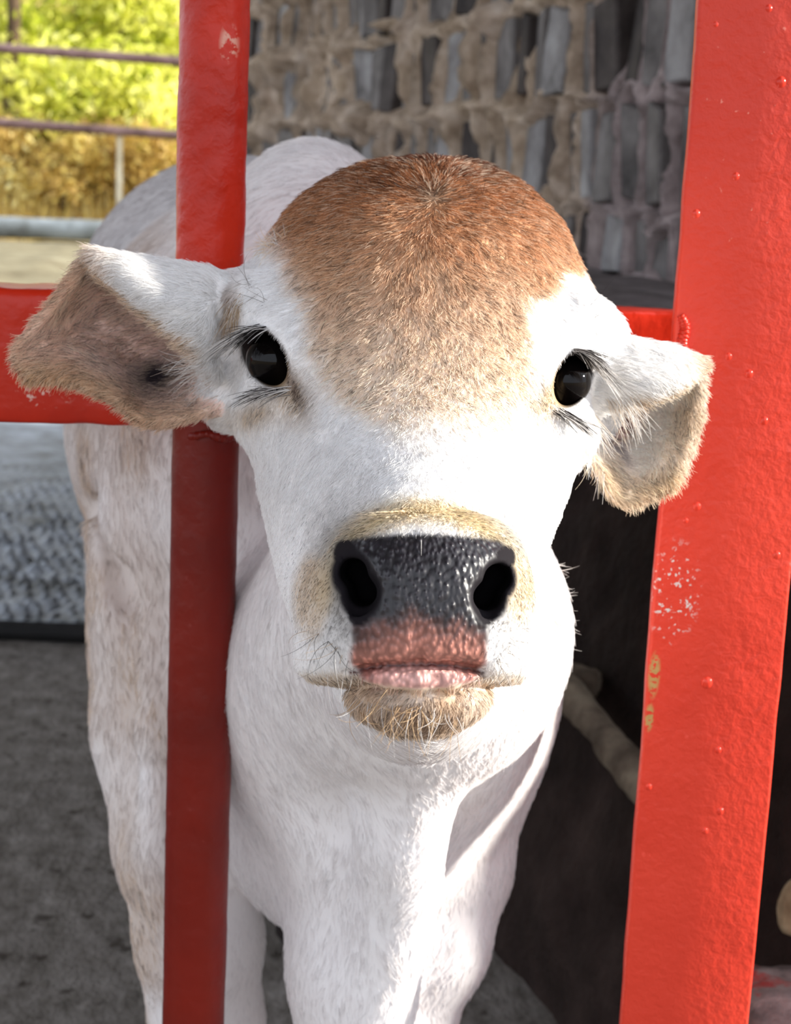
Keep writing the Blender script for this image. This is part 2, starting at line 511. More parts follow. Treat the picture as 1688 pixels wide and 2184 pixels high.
# weld between rail and post, and round bar and rail
def bead(pts, rads, mat, seed):
    P = catmull(pts, 90)
    q_ = np.random.default_rng(seed)
    rr = np.interp(np.linspace(0, 1, 90), np.linspace(0, 1, len(rads)), rads) * (1 + .35 * np.sin(np.arange(90) * .9) * q_.random(90) * .6)
    bm_obj('weld_bead', tube_np(P, rr, 12, rough=.2, rs=160), mat, gate)
bead([on_y(1462, 655, .872), on_y(1446, 700, .878), on_y(1440, 740, .880), on_y(1432, 830, .884), on_y(1424, 925, .884)], [.002, .003, .003, .003, .002], M_RAIL, 5)
bead([on_y(1452, 672, .868), on_y(1462, 700, .8675), on_y(1455, 735, .8675), on_y(1470, 770, .8675)], [.002, .0028, .003, .0015], M_RAIL, 6)
bead([on_y(376, 924, GY - .004), on_y(410, 930, GY - .017), on_y(445, 926, GY - .0205), on_y(480, 934, GY - .017), on_y(514, 928, GY - .004)], [.0015, .0026, .0022, .0028, .0015], M_BAR_SHADED, 7)
# hardened drips of paint standing on the post
M_DRIP = red_paint('red_drip_paint', srgb(214, 62, 44), srgb(196, 42, 26), bump_s=.05, rough=.16)
for (x_, y_, r_) in ((1598, 797, 9), (1570, 376, 8), (1630, 897, 9), (1657, 1184, 9), (1485, 456, 9), (1487, 1080, 9), (1554, 760, 8), (1508, 1456, 13), (1384, 1678, 8), (1536, 1730, 9), (1504, 1772, 8), (1532, 1600, 8), (1666, 175, 11), (1640, 18, 8), (1527, 52, 7), (1463, 1110, 6)):
    bm = bmesh.new()
    bmesh.ops.create_uvsphere(bm, u_segments=14, v_segments=8, radius=r_ / F_PX * .86)
    for v_ in bm.verts:
        v_.co = Vector((v_.co.x, v_.co.y * .55, v_.co.z * 1.1)) + Vector(on_y(x_, y_, post_y + .0004))
    bm_obj('paint_drip', bm, M_DRIP, gate)

# ------------------------------------------------------------------ mat, logs, kerb block
M_MAT, nt, b = new_mat('grey_rubber')
v = coords(nt)
nt.links.new(ramp(nt, noise(nt, v, 9, 6, .65), [(.3, srgb(78, 78, 72)), (.46, srgb(132, 138, 144)), (.7, srgb(176, 184, 194))]), b.inputs['Base Color'])
b.inputs['Roughness'].default_value = .6
bump(nt, b, noise(nt, v, 60, 4, .6), .3, .004)
f0 = on_z(-20, 1322, .03); f1 = on_z(200, 1330, .03)
ang = math.atan2(f1[1] - f0[1], f1[0] - f0[0])
ca, sa = math.cos(ang), math.sin(ang)
def mat_fn(u, v):
    q0 = np.stack([u, v, 0 * u], 1)
    uu = u + .016 * (vnoise(q0 + 9, 30) - .5); vv = v + .050 * (vnoise(q0 + 5, 24) - .5)
    z = .030 + .010 * np.maximum(0, np.cos(uu / .030 * 2 * np.pi) * np.cos(vv / .085 * 2 * np.pi)) ** .8 * np.clip(1.7 - v, 0, 1) * (.1 + 1.5 * vnoise(q0 + 3, 17))
    z = np.where(v < .004, 0.002, z)
    x = f1[0] + u * ca - v * sa; y = f1[1] + u * sa + v * ca
    P = np.stack([x, y, z], 1)
    xl_ = .407 - .322 * (y - .698) / .947 - .05            # stops short of the bench foot
    P[:, 0] = np.minimum(P[:, 0], xl_)
    P[:, 2] += .012 * (vnoise(P, 2.0) - .5) * (v > .004)
    return P
mt = link('rubber_mat', grid_mesh('rubber_mat', np.arange(-1.15, .12, .0029), np.concatenate([[-.006, -.003, 0.0], np.arange(.005, .8, .0052), np.arange(.81, 2.3, .012)]), mat_fn), M_MAT)
M_EDGE = simple_noise_mat('mat_edge_dark', [(.3, srgb(14, 13, 13)), (.7, srgb(30, 28, 27))], 20, .7, .3, .003)  # near-black colour for the strip along the mat front
es = np.linspace(-1.15, .12, 60)
def edge_fn(u, v):
    a_ = np.interp(v, [0, 1, 2, 3], [-.006, -.016, -.015, .004]); b_ = np.interp(v, [0, 1, 2, 3], [-.003, .000, .023, .029])
    return np.stack([f1[0] + u * ca - a_ * sa, f1[1] + u * sa + a_ * ca, b_], 1)
link('edge_strip', grid_mesh('edge_strip', es, np.arange(4.0), edge_fn), M_EDGE, mt, smooth=False)['label'] = 'black front edge of the mat'
tag(mt, 'grey studded rubber floor mat with dark front edge on the left', 'mat')

M_WOOD = simple_noise_mat('old_wood', [(.25, srgb(64, 52, 42)), (.5, srgb(118, 104, 88)), (.75, srgb(164, 150, 128))], 26, .85, .8, .006, mscale=(1, 1, 1), bscale=70)
M_CUT = simple_noise_mat('cut_wood', [(.25, srgb(120, 98, 70)), (.5, srgb(176, 156, 122)), (.75, srgb(206, 192, 160))], 30, .85, .5, .004)
def log(name, pts, rad, label, rough=.16, rs=45, cat='branch'):
    P = catmull(pts, 40)
    o = bm_obj(name, tube_np(P, np.interp(np.linspace(0, 1, 40), np.linspace(0, 1, len(rad)), rad), 18, rough=rough, rs=rs), M_WOOD)
    return tag(o, label, cat)
log('branch', [wp(1105, 1360, 1.62), wp(1215, 1480, 1.52), wp(1300, 1580, 1.44), wp(1385, 1690, 1.36), wp(1470, 1800, 1.30)], [.0145, .0165, .0155, .017, .017], 'knobbly grey branch sloping down behind the red post')
log('branch', [wp(1160, 1440, 1.60), wp(1215, 1448, 1.575), wp(1262, 1456, 1.55), wp(1278, 1459, 1.545)], [.017, .0165, .016, .008], 'short thick branch stub with rounded end by the calf neck')
# cut log end and painted kerb block low on the right
P0, P1 = np.array(wp(1676, 1928, 1.20)), np.array(wp(1900, 1990, 1.22))
d_ = P1 - P0
path = np.array([P0 - d_ * .0 + d_ * t_ for t_ in (0, .02, .06, .2, .5, 1.0)])
lg = bm_obj('log', tube_np(path, [.008, .0165, .0215, .0235, .024, .025], 22, rough=.10, rs=50), M_CUT)
tag(lg, 'pale rounded log end jutting out right of the red post', 'log')
M_KERB, nt, b = new_mat('painted_concrete')
v = coords(nt)
cc = ramp(nt, noise(nt, v, 24, 6, .65), [(.3, srgb(84, 74, 72)), (.5, srgb(132, 116, 112)), (.7, srgb(160, 146, 140))])
pm = ramp(nt, noise(nt, v, 16, 5, .6), [(.52, (0, 0, 0)), (.60, (1, 1, 1))])
nt.links.new(mixc(nt, pm, cc, srgb(168, 40, 34)), b.inputs['Base Color'])
b.inputs['Roughness'].default_value = .7
bump(nt, b, noise(nt, v, 50, 6, .65), .8, .008)
bm = bmesh.new()
bmesh.ops.create_cube(bm, size=1.0)
bmesh.ops.subdivide_edges(bm, edges=bm.edges[:], cuts=14, use_grid_fill=True)
kc = wp(1775, 2290, 1.06); ztop = wp(1660, 2092, 1.06)[2] - .03
for v_ in bm.verts:
    v_.co = Vector((v_.co.x * .115, v_.co.y * .13, (v_.co.z + .5) * ztop))
    v_.co += Vector((wp(1615, 2100, 1.06)[0] + .0575, kc[1] + .03, 0))
q = np.array([v_.co for v_ in bm.verts])
d_ = .016 * (vnoise(q, 28) - .5) + .008 * (vnoise(q + 3, 70) - .5)
ctr = q.mean(0)
for v_, dd, p_ in zip(bm.verts, d_, q):
    k_ = (p_ - ctr); k_ /= np.linalg.norm(k_)
    v_.co += Vector(k_ * dd)
    v_.co.z = max(v_.co.z, 0.0)
tag(bm_obj('kerb_block', bm, M_KERB), 'rough concrete block splashed with red paint beside the post foot', 'block')

# ------------------------------------------------------------------ beyond the yard: kerb, rail fence, bank and shrubs
M_CURB = simple_noise_mat('weathered_concrete', [(.3, srgb(96, 98, 94)), (.5, srgb(132, 138, 138)), (.7, srgb(164, 172, 176))], 5, .8, .4, .01, bscale=30)
cu0, cu1 = on_y(-420, 470, 8.6), on_y(620, 506, 8.6)
path = np.array([cu0 + (cu1 - cu0) * t_ for t_ in np.linspace(0, 1, 40)])
cb = bm_obj('curb', tube_np(path, .058, 14, rough=.06, rs=4), M_CURB)
tag(cb, 'rounded grey concrete kerb along the far edge of the straw yard', 'kerb')

M_PIPE = simple_noise_mat('rusty_pipe', [(.3, srgb(82, 60, 56)), (.5, srgb(122, 96, 92)), (.7, srgb(150, 124, 122))], 10, .6, .3, .004)
M_CONC = simple_noise_mat('pale_post', [(.3, srgb(170, 160, 130)), (.5, srgb(214, 204, 176)), (.7, srgb(240, 232, 206))], 12, .8, .4, .004)
fence = empty('pipe_fence', tuple(on_y(255, 460, 9.0)), 'two rusty brown pipe rails on thin pale posts before the green bank', 'fence')
for (ya, yb) in ((103, 131), (262, 289)):
    a_, b_ = on_y(0, ya, 9.0), on_y(385, yb, 9.0)
    path = np.array([a_ + (b_ - a_) * t_ for t_ in np.linspace(-1.2, 2.2, 40)])
    bm_obj('rail', tube_np(path, .027, 12, rough=.05, rs=6), M_PIPE, fence)
for px in (255, -130, 640):
    t_, b_ = on_y(px, 262 + .07 * px, 9.03), on_y(px, 500, 9.03)
    b_[0] = t_[0]; b_[1] = t_[1]
    path = np.array([t_ + (b_ - t_) * k_ for k_ in np.linspace(0, 1, 14)])
    bm_obj('post', tube_np(path, .017, 10, rough=.08, rs=12), M_CONC, fence)

M_BANK2 = simple_noise_mat('dry_bank', [(.25, srgb(150, 122, 70)), (.5, srgb(206, 176, 112)), (.75, srgb(236, 212, 146))], 4, .95, .6, .03, bscale=14)
def bankf(u, v):
    z = .36 + np.clip(v - 8.9, 0, 9) * .62
    P = np.stack([u, v, z], 1)
    P[:, 2] += .25 * (vnoise(P, 1.2) - .5) + .12 * (vnoise(P, 4) - .5)
    return P
tag(link('hillside', grid_mesh('hillside', np.linspace(-7, 2, 80), np.linspace(8.9, 15, 60), bankf), M_BANK2), kind='structure')

def leaf_mat(name, cols):
    m, nt, b = new_mat(name)
    at = N(nt, 'ShaderNodeAttribute', attribute_name='tint')
    nt.links.new(ramp(nt, at.outputs['Fac'], cols), b.inputs['Base Color'])
    b.inputs['Roughness'].default_value = .55
    tr = N(nt, 'ShaderNodeBsdfTranslucent')
    nt.links.new(b.inputs['Base Color'].links[0].from_socket, tr.inputs[0])
    mx = N(nt, 'ShaderNodeMixShader'); mx.inputs[0].default_value = .4
    nt.links.new(b.outputs[0], mx.inputs[1]); nt.links.new(tr.outputs[0], mx.inputs[2])
    nt.links.new(mx.outputs[0], nt.nodes['Material Output'].inputs[0])
    return m
M_LEAF = leaf_mat('leaf_green', [(0, srgb(104, 126, 28)), (.3, srgb(196, 204, 62)), (.65, srgb(238, 236, 112)), (1, srgb(252, 250, 176))])
M_LEAFD = leaf_mat('leaf_dry', [(0, srgb(150, 118, 60)), (.4, srgb(216, 184, 104)), (.75, srgb(236, 218, 124)), (1, srgb(250, 240, 176))])
M_BARK = simple_noise_mat('bark', [(.3, srgb(50, 38, 26)), (.6, srgb(92, 74, 54))], 14, .9, .6, .01)
def leaves(ctrs, size, r_):
    n_ = len(ctrs)
    d1 = r_.normal(size=(n_, 3)); d1 /= np.linalg.norm(d1, axis=1)[:, None]
    d2 = np.cross(d1, r_.normal(size=(n_, 3))); d2 /= np.linalg.norm(d2, axis=1)[:, None]
    s_ = size * r_.uniform(.6, 1.4, (n_, 1))
    nn = np.cross(d1, d2)
    V = np.stack([ctrs - d1 * s_, ctrs + d2 * s_ * .45 + nn * s_ * .15, ctrs + d1 * s_, ctrs - d2 * s_ * .45 + nn * s_ * .15], 1).reshape(-1, 3)
    return V, np.arange(n_ * 4).reshape(-1, 4)
def shrub(px, py, Y, rad, n_, mat, label, seed, leaf=.03, group=None, name='shrub'):
    r_ = np.random.default_rng(seed)
    P = on_y(px, py, Y)
    zg = .36 + (Y - 8.9) * .62
    o = empty(name, (P[0], P[1], zg), label, 'shrub', group)
    nb = 12
    bc = r_.normal(size=(nb, 3)) * rad * .55
    k_ = r_.integers(0, nb, n_)
    pts = bc[k_] + r_.normal(size=(n_, 3)) * rad * .26 + P
    V, Fq = leaves(pts, leaf, r_)
    me_ = mesh_np('foliage', V, Fq)
    tv = np.clip(np.repeat(r_.random(nb)[k_] * .6 + r_.random(n_) * .5 - .05, 4), 0, 1)
    a = me_.attributes.new('tint', 'FLOAT', 'POINT'); a.data.foreach_set('value', tv.astype(np.float32))
    link('foliage', me_, mat, o, smooth=False)
    base = np.array([P[0], P[1], zg - .1])
    for i in range(3):
        tip = P + bc[i] * .8
        bm_obj('stem', tube_np(np.array([base, (base + tip) / 2 + r_.normal(size=3) * .04, tip]), [.03, .02, .008], 8), M_BARK, o)
spots = [(40, 60, 10.4, .42, 'bright yellow green shrub behind the top rail, at the frame edge'), (150, 40, 10.7, .42, 'tall light green shrub above the top rail, second from frame edge'),
         (260, 50, 10.5, .42, 'yellow green shrub above the top rail, third from frame edge'), (365, 40, 10.6, .42, 'lime shrub above the top rail beside the red round bar'),
         (90, 190, 9.9, .34, 'loose green shrub between the two rails, near the dark trunk'), (200, 200, 9.8, .34, 'mid green shrub between the two rails, above the pale post'),
         (310, 190, 9.9, .36, 'sunlit lime shrub between the two rails beside the red round bar'), (-70, 150, 10.2, .42, 'yellow green shrub cut off by the frame edge'),
         (470, 120, 10.3, .42, 'lime shrub hidden behind the red round bar')]
for i, (px, py, Y, rad, lab) in enumerate(spots):
    shrub(px, py, Y, rad, 2100, M_LEAF, lab, 40 + i, .034, 'shrubs on the bank')
low = [(30, 350, 9.35, .24, 'dry golden bush under the lower rail at the frame edge'), (140, 370, 9.3, .24, 'dry tan bush under the lower rail left of the pale post'),
       (230, 350, 9.4, .22, 'small olive dry bush right behind the pale post'), (330, 340, 9.35, .25, 'dry yellow bush under the lower rail right of the pale post'), (450, 350, 9.4, .25, 'dry bush hidden behind the red round bar')]
for i, (px, py, Y, rad, lab) in enumerate(low):
    shrub(px, py, Y, rad, 1500, M_LEAFD, lab, 70 + i, .026, 'dry bushes under the rail', 'dry_bush')
tp = on_y(22, 230, 9.75)
tr_ = bm_obj('tree_trunk', tube_np(np.array([[tp[0] - .02, 9.75, .7], [tp[0], 9.75, tp[2]], [tp[0] + .03, 9.76, tp[2] + .55], [tp[0] - .02, 9.8, tp[2] + 1.4]]), [.05, .045, .04, .03], 10, rough=.1, rs=10), M_BARK)
tag(tr_, 'thin dark tree trunk among the green shrubs', 'tree')
r_ = np.random.default_rng(9)
n_ = 9000
gx, gy = r_.uniform(-4.2, .2, n_), r_.uniform(8.85, 10.3, n_)
gz = .36 + np.clip(gy - 8.9, 0, 9) * .62
b_ = np.stack([gx, gy, gz - .05], 1)
t_ = b_ + np.stack([r_.normal(0, .05, n_), r_.normal(0, .05, n_), r_.uniform(.08, .24, n_)], 1)
V = np.stack([b_ - [.006, 0, 0], b_ + [.006, 0, 0], t_], 1).reshape(-1, 3)
me = mesh_np('dry_grass', V, np.arange(n_ * 3).reshape(-1, 3))
a = me.attributes.new('tint', 'FLOAT', 'POINT'); a.data.foreach_set('value', np.repeat(r_.random(n_), 3).astype(np.float32))
tag(link('dry_grass', me, M_LEAFD, smooth=False), 'dry golden grass growing on the bank behind the kerb', 'grass', kind='stuff')
# ------------------------------------------------------------------ the calf: one implicit body, meshed once
def pchip(x, y, xi):
    x = np.asarray(x, float); y = np.asarray(y, float)
    hh = np.diff(x); d = np.diff(y) / hh
    m = np.zeros_like(y)
    m[0], m[-1] = d[0], d[-1]
    for i in range(1, len(x) - 1):
        if d[i - 1] * d[i] > 0:
            w1, w2 = 2 * hh[i] + hh[i - 1], hh[i] + 2 * hh[i - 1]
            m[i] = (w1 + w2) / (w1 / d[i - 1] + w2 / d[i])
    i = np.clip(np.searchsorted(x, xi) - 1, 0, len(x) - 2)
    t = (xi - x[i]) / hh[i]
    t2, t3 = t * t, t ** 3
    return (2 * t3 - 3 * t2 + 1) * y[i] + (t3 - 2 * t2 + t) * hh[i] * m[i] + (-2 * t3 + 3 * t2) * y[i + 1] + (t3 - t2) * hh[i] * m[i + 1]

def make_loft(rows, sm=6):
    R = np.array(rows, float)
    yy = np.arange(R[0, 0], R[-1, 0] + 1)
    cols = [pchip(R[:, 0], R[:, k], yy) for k in range(1, R.shape[1])]
    ker = np.exp(-0.5 * (np.arange(-3 * sm, 3 * sm + 1) / sm) ** 2); ker /= ker.sum()
    out = []
    for q_ in cols:
        e = np.concatenate([2 * q_[0] - q_[1:3 * sm + 1][::-1], q_, 2 * q_[-1] - q_[-3 * sm - 1:-1][::-1]])
        out.append(np.convolve(e, ker, 'valid'))
    return yy, out
# row y, left x, right x, depth of front, of silhouette, of back, exponent
SKULL = make_loft([
    (337, 880, 935, .826, .842, .85, 2.0), (345, 800, 1010, .812, .843, .868, 2.0), (360, 750, 1048, .801, .843, .875, 2.05),
    (385, 700, 1098, .789, .842, .885, 2.1), (420, 650, 1142, .776, .84, .89, 2.15), (470, 602, 1190, .763, .836, .89, 2.2),
    (520, 566, 1217, .753, .832, .885, 2.25), (580, 540, 1242, .745, .828, .875, 2.25), (640, 520, 1268, .737, .824, .862, 2.2),
    (700, 512, 1278, .727, .818, .856, 2.15), (770, 512, 1270, .714, .812, .855, 2.05), (850, 518, 1254, .696, .806, .855, 1.95),
    (920, 532, 1238, .678, .80, .855, 1.85), (1000, 546, 1222, .658, .79, .85, 1.8), (1070, 559, 1203, .642, .775, .84, 1.8),
    (1130, 570, 1183, .630, .76, .82, 1.8), (1200, 584, 1160, .622, .735, .80, 1.85), (1260, 600, 1140, .618, .71, .78, 1.9),
    (1310, 618, 1120, .620, .70, .77, 2.0), (1350, 660, 1080, .625, .69, .76, 2.0), (1385, 760, 1000, .64, .68, .74, 2.0), (1400, 860, 900, .66, .68, .70, 2.0)])
MUZZ = make_loft([
    (1084, 860, 930, .640, .646, .655, 2.0), (1094, 790, 1000, .626, .650, .69, 2.1), (1118, 736, 1066, .614, .655, .71, 2.3),
    (1160, 694, 1108, .6065, .657, .72, 2.5), (1220, 662, 1130, .601, .657, .73, 2.65), (1290, 641, 1142, .5995, .657, .73, 2.7),
    (1350, 630, 1144, .6005, .657, .73, 2.7), (1400, 627, 1141, .603, .657, .73, 2.6), (1430, 632, 1132, .606, .656, .72, 2.5),
    (1446, 652, 1118, .612, .656, .70, 2.4), (1456, 690, 1092, .622, .656, .69, 2.2), (1464, 800, 1010, .640, .655, .67, 2.0)], 4)

xs = np.concatenate([np.arange(-0.44, -0.213, 0.008), np.arange(-0.212, -0.1115, 0.0022), np.arange(-0.11, 0.106, 0.00155), np.arange(0.1075, 0.172, 0.0022), np.arange(0.178, 0.25, 0.008)])
ys = np.concatenate([np.arange(-0.86, -0.30, 0.008), np.arange(-0.295, -0.101, 0.004), np.arange(-0.1, 0.199, 0.00155), np.arange(0.2035, 0.42, 0.006)])
ws = np.concatenate([np.arange(0.585, 0.80, 0.00155), np.arange(0.801, 0.886, 0.0022), np.arange(0.89, 1.02, 0.005), np.arange(1.026, 1.95, 0.0085)])
Fd = np.full((len(xs), len(ys), len(ws)), 0.5, np.float32)

def region(lo, hi, pad):
    sl = []
    for ax, l_, h_ in zip((xs, ys, ws), lo, hi):
        i0 = max(np.searchsorted(ax, l_ - pad) - 1, 0); i1 = min(np.searchsorted(ax, h_ + pad) + 1, len(ax))
        sl.append(slice(i0, i1))
    sl = tuple(sl)
    return sl, xs[sl[0]][:, None, None].astype(np.float32), ys[sl[1]][None, :, None].astype(np.float32), ws[sl[2]][None, None, :].astype(np.float32)
def smin(a, b, k):
    if k <= 0: return np.minimum(a, b)
    h_ = np.clip(0.5 + 0.5 * (b - a) / k, 0, 1)
    return b + (a - b) * h_ - k * h_ * (1 - h_)
def add(lo, hi, fn, k=0.01, sub=False):
    sl, X, Y, W = region(lo, hi, max(k * 1.2, 0.004))
    d = fn(X, Y, W).astype(np.float32)
    if sub:
        Fd[sl] = -smin(-Fd[sl], d, k)
    else:
        Fd[sl] = smin(Fd[sl], d, k)
def loft_fn(lf):
    yy, (xl, xr, wf, wsl, wb, pe) = lf
    def fn(X, Y, W):
        iw = F_PX / W
        py = CY - Y * iw
        px = CX + X * iw
        g = lambda t_: np.interp(py, yy, t_).astype(np.float32)
        L_, R_, f_, s_, b_, p_ = g(xl), g(xr), g(wf), g(wsl), g(wb), g(pe)
        hw = np.maximum((R_ - L_) * 0.5, 2)
        s = np.abs((px - (L_ + R_) * 0.5) / hw)
        dep = np.where(W < s_, s_ - f_, b_ - s_)
        vv = np.abs(W - s_) / np.maximum(dep, 0.002)
        rho = np.maximum((s ** p_ + vv ** p_) ** (1 / p_), 1e-3)
        Ln = np.sqrt((s * hw * s_ / F_PX) ** 2 + (vv * dep) ** 2)
        d = Ln * (1 - 1 / rho)
        return np.maximum(d, np.maximum(yy[0] - py, py - yy[-1]) / iw)
    return fn
def ell(ctr, rad, k=0.01, rot=None, sub=False):
    """ellipsoid in camera space; rot = 3x3 whose columns are its axes"""
    ctr = np.asarray(ctr, np.float32); rad = np.asarray(rad, np.float32)
    A = np.eye(3, dtype=np.float32) if rot is None else np.asarray(rot, np.float32)
    ext = np.sqrt((A ** 2) @ (rad ** 2))
    def fn(X, Y, W):
        x, y, w = X - ctr[0], Y - ctr[1], W - ctr[2]
        qs = [(x * A[0, i] + y * A[1, i] + w * A[2, i]) / rad[i] for i in range(3)]
        k0 = np.sqrt(qs[0] ** 2 + qs[1] ** 2 + qs[2] ** 2) + 1e-6
        k1 = np.sqrt((qs[0] / rad[0]) ** 2 + (qs[1] / rad[1]) ** 2 + (qs[2] / rad[2]) ** 2) + 1e-6
        return k0 * (k0 - 1) / k1
    add(ctr - ext, ctr + ext, fn, k, sub)
def cone(a_, b_, ra, rb, k=0.01, sub=False):
    a_ = np.asarray(a_, np.float32); b_ = np.asarray(b_, np.float32)
    ab = b_ - a_; L2 = float(ab @ ab)
    r = max(ra, rb)
    def fn(X, Y, W):
        x, y, w = X - a_[0], Y - a_[1], W - a_[2]
        t = np.clip((x * ab[0] + y * ab[1] + w * ab[2]) / L2, 0, 1)
        return np.sqrt((x - t * ab[0]) ** 2 + (y - t * ab[1]) ** 2 + (w - t * ab[2]) ** 2) - (ra + (rb - ra) * t)
    add(np.minimum(a_, b_) - r, np.maximum(a_, b_) + r, fn, k, sub)
def chain(pts, k=0.01, sub=False):
    """pts: (point, radius) list, joined by round cones"""
    for (p0, r0), (p1, r1) in zip(pts, pts[1:]):
        cone(p0, p1, r0, r1, k, sub)
def W3(x, y, z): return w2c((x, y, z))
def ell_w(ctr, rad, k=0.02, yaw=0.0):
    ca, sa = math.cos(yaw), math.sin(yaw)
    Rw = np.array([[ca, -sa, 0], [sa, ca, 0], [0, 0, 1]])
    ell(w2c(ctr), rad, k, BASIS.T @ Rw)

# trunk
ell_w((-.095, 1.30, .605), (.183, .34, .195), .02, 0.16)
ell_w((-.068, 1.13, .715), (.075, .13, .112), .05)
ell_w((-.160, 1.50, .652), (.158, .15, .166), .05)
ell(c(770, 1620, 1.085), (.112, .130, .10), .05)
ell(c(345, 1270, 1.165), (.052, .115, .09), .035)
ell(c(300, 1480, 1.16), (.028, .09, .05), .03)
ell(c(1000, 1405, 1.10), (.062, .105, .09), .045)
# folds of the flank, shoulder and elbow
chain([(c(175, 1082, 1.19), .006), (c(235, 1072, 1.125), .007), (c(300, 1010, 1.10), .004)], .02, True)
chain([(c(232, 1130, 1.115), .004), (c(262, 1240, 1.09), .006), (c(318, 1390, 1.075), .006), (c(345, 1480, 1.07), .004)], .02, True)
chain([(c(330, 1330, 1.09), .012), (c(352, 1560, 1.07), .018), (c(345, 1800, 1.072), .014), (c(360, 1960, 1.078), .010)], .015)
# neck
chain([(c(888, 1190, .80), .058), (c(878, 1345, .90), .083), (c(800, 1430, 1.03), .108), (c(720, 1380, 1.15), .12)], .04)
# fore legs, with knee and hoof
def leg(pts, k=.02):
    chain(pts, k)
leg([(c(350, 1560, 1.14), .050), (c(395, 1800, 1.12), .047), (c(425, 2000, 1.125), .043), (c(442, 2184, 1.14), .038), (W3(-.142, 1.075, .25), .031), (W3(-.145, 1.085, .14), .019), (W3(-.147, 1.07, .075), .024), (W3(-.147, 1.055, .035), .024)])
leg([(c(985, 1700, 1.10), .036), (c(968, 1850, 1.085), .036), (c(925, 2010, 1.08), .036), (c(868, 2184, 1.09), .030), (W3(-.005, 1.055, .24), .028), (W3(-.008, 1.06, .14), .019), (W3(-.008, 1.045, .075), .024), (W3(-.008, 1.03, .035), .024)])
# hind legs
for sx, fx in ((-.235, -.215), (-.055, -.085)):
    leg([(W3(sx, 1.50, .55), .078), (W3(sx, 1.47, .42), .058), (W3(sx + (fx - sx) * .5, 1.60, .29), .034), (W3(fx, 1.60, .26), .03), (W3(fx, 1.545, .12), .019), (W3(fx, 1.53, .07), .025), (W3(fx, 1.515, .03), .026)], .025)
# tail
chain([(W3(-.14, 1.655, .77), .02), (W3(-.145, 1.70, .66), .014), (W3(-.15, 1.70, .42), .010), (W3(-.15, 1.69, .34), .018), (W3(-.15, 1.685, .24), .008)], .01)
# dewlap
chain([(c(888, 1560, .880), .014), (c(872, 1700, .898), .014), (c(855, 1800, .912), .0165), (c(856, 1890, .930), .0145), (c(838, 2000, .948), .0145), (c(806, 2100, .964), .0155), (c(782, 2184, .978), .0165), (c(760, 2300, 1.0), .018)], .032)
chain([(c(760, 1800, .985), .035), (c(745, 2060, 1.01), .030), (c(742, 2250, 1.03), .03)], .04)
# head
fs = loft_fn(SKULL)
add((-.105, -.07, .60), (.11, .20, .90), fs, .012)
ell(c(900, 1420, .735), (.040, .030, .06), .02)          # jaw
cone(c(893, 1474, .665), c(890, 1400, .80), .015, .055, .015)
fm = loft_fn(MUZZ)
ell(c(893, 1486, .645), (.0295, .0138, .036), .006)      # chin
add((-.05, -.08, .59), (.065, .01, .74), fm, .010)
cone(c(498, 650, .822), c(500, 850, .826), .016, .018, .02)   # temples
cone(c(1282, 720, .826), c(1268, 880, .828), .013, .014, .02)
# brows, cheek bones, tear ducts
cone(c(552, 655, .782), c(648, 812, .744), .016, .009, .016)
cone(c(1248, 700, .782), c(1156, 845, .748), .016, .009, .016)
cone(c(556, 892, .784), c(645, 905, .748), .010, .010, .02)
cone(c(1224, 924, .784), c(1156, 932, .748), .010, .010, .02)
# ears: a folded sheet each, given as columns root -> tip of (x, y, depth)
def ear(rows, thick, k):
    rows = np.array(rows, float)                     # rows x cols x 3
    A = np.stack([catmull(r_, 60) for r_ in rows])
    G = np.stack([catmull(A[:, j], 80) for j in range(A.shape[1])], 1)
    G[..., 0] = rows[0, 3, 0] + (G[..., 0] - rows[0, 3, 0]) * .968
    ym = (rows[..., 1].max() + rows[..., 1].min()) / 2; G[..., 1] = ym + (G[..., 1] - ym) * .945
    P = np.stack([c(*p_) for p_ in G.reshape(-1, 3)]).astype(np.float32)
    sl, X, Y, W = region(P.min(0), P.max(0), 0.012)
    shp = np.broadcast_shapes(X.shape, Y.shape, W.shape)
    Qs = np.stack([np.broadcast_to(a_, shp).ravel() for a_ in (X, Y, W)], 1)
    out = np.empty(len(Qs), np.float32)
    p2 = (P ** 2).sum(1)
    sub_ = P[::9]; s2 = (sub_ ** 2).sum(1)
    for i in range(0, len(Qs), 20000):
        q_ = Qs[i:i + 20000]
        d2 = (q_ ** 2).sum(1)[:, None] - 2 * q_ @ sub_.T + s2[None]
        dm = np.sqrt(np.maximum(d2.min(1), 0))
        near = dm < 0.016
        if near.any():
            qq = q_[near]
            e2 = (qq ** 2).sum(1)[:, None] - 2 * qq @ P.T + p2[None]
            dm[near] = np.sqrt(np.maximum(e2.min(1), 0))
        out[i:i + 20000] = dm
    d = out.reshape(shp) - thick
    Fd[sl] = smin(Fd[sl], d, k)
    return P, G.reshape(-1, 3)
EAR_L = ear([
    [(462, 812, .800), (452, 690, .780), (515, 592, .806), (500, 700, .838), (478, 800, .842), (505, 862, .812)],
    [(428, 764, .782), (430, 650, .772), (430, 572, .800), (385, 720, .842), (372, 810, .842), (405, 898, .806)],
    [(372, 706, .774), (352, 630, .768), (335, 557, .798), (300, 700, .842), (290, 800, .838), (312, 909, .804)],
    [(292, 644, .776), (275, 590, .772), (255, 545, .795), (215, 660, .834), (205, 750, .828), (236, 858, .802)],
    [(220, 582, .784), (214, 558, .783), (205, 537, .792), (135, 650, .816), (110, 740, .812), (140, 816, .800)],
    [(182, 538, .791), (181, 536, .791), (178, 538, .792), (104, 644, .802), (26, 748, .800), (52, 810, .797)]], .0026, .008)
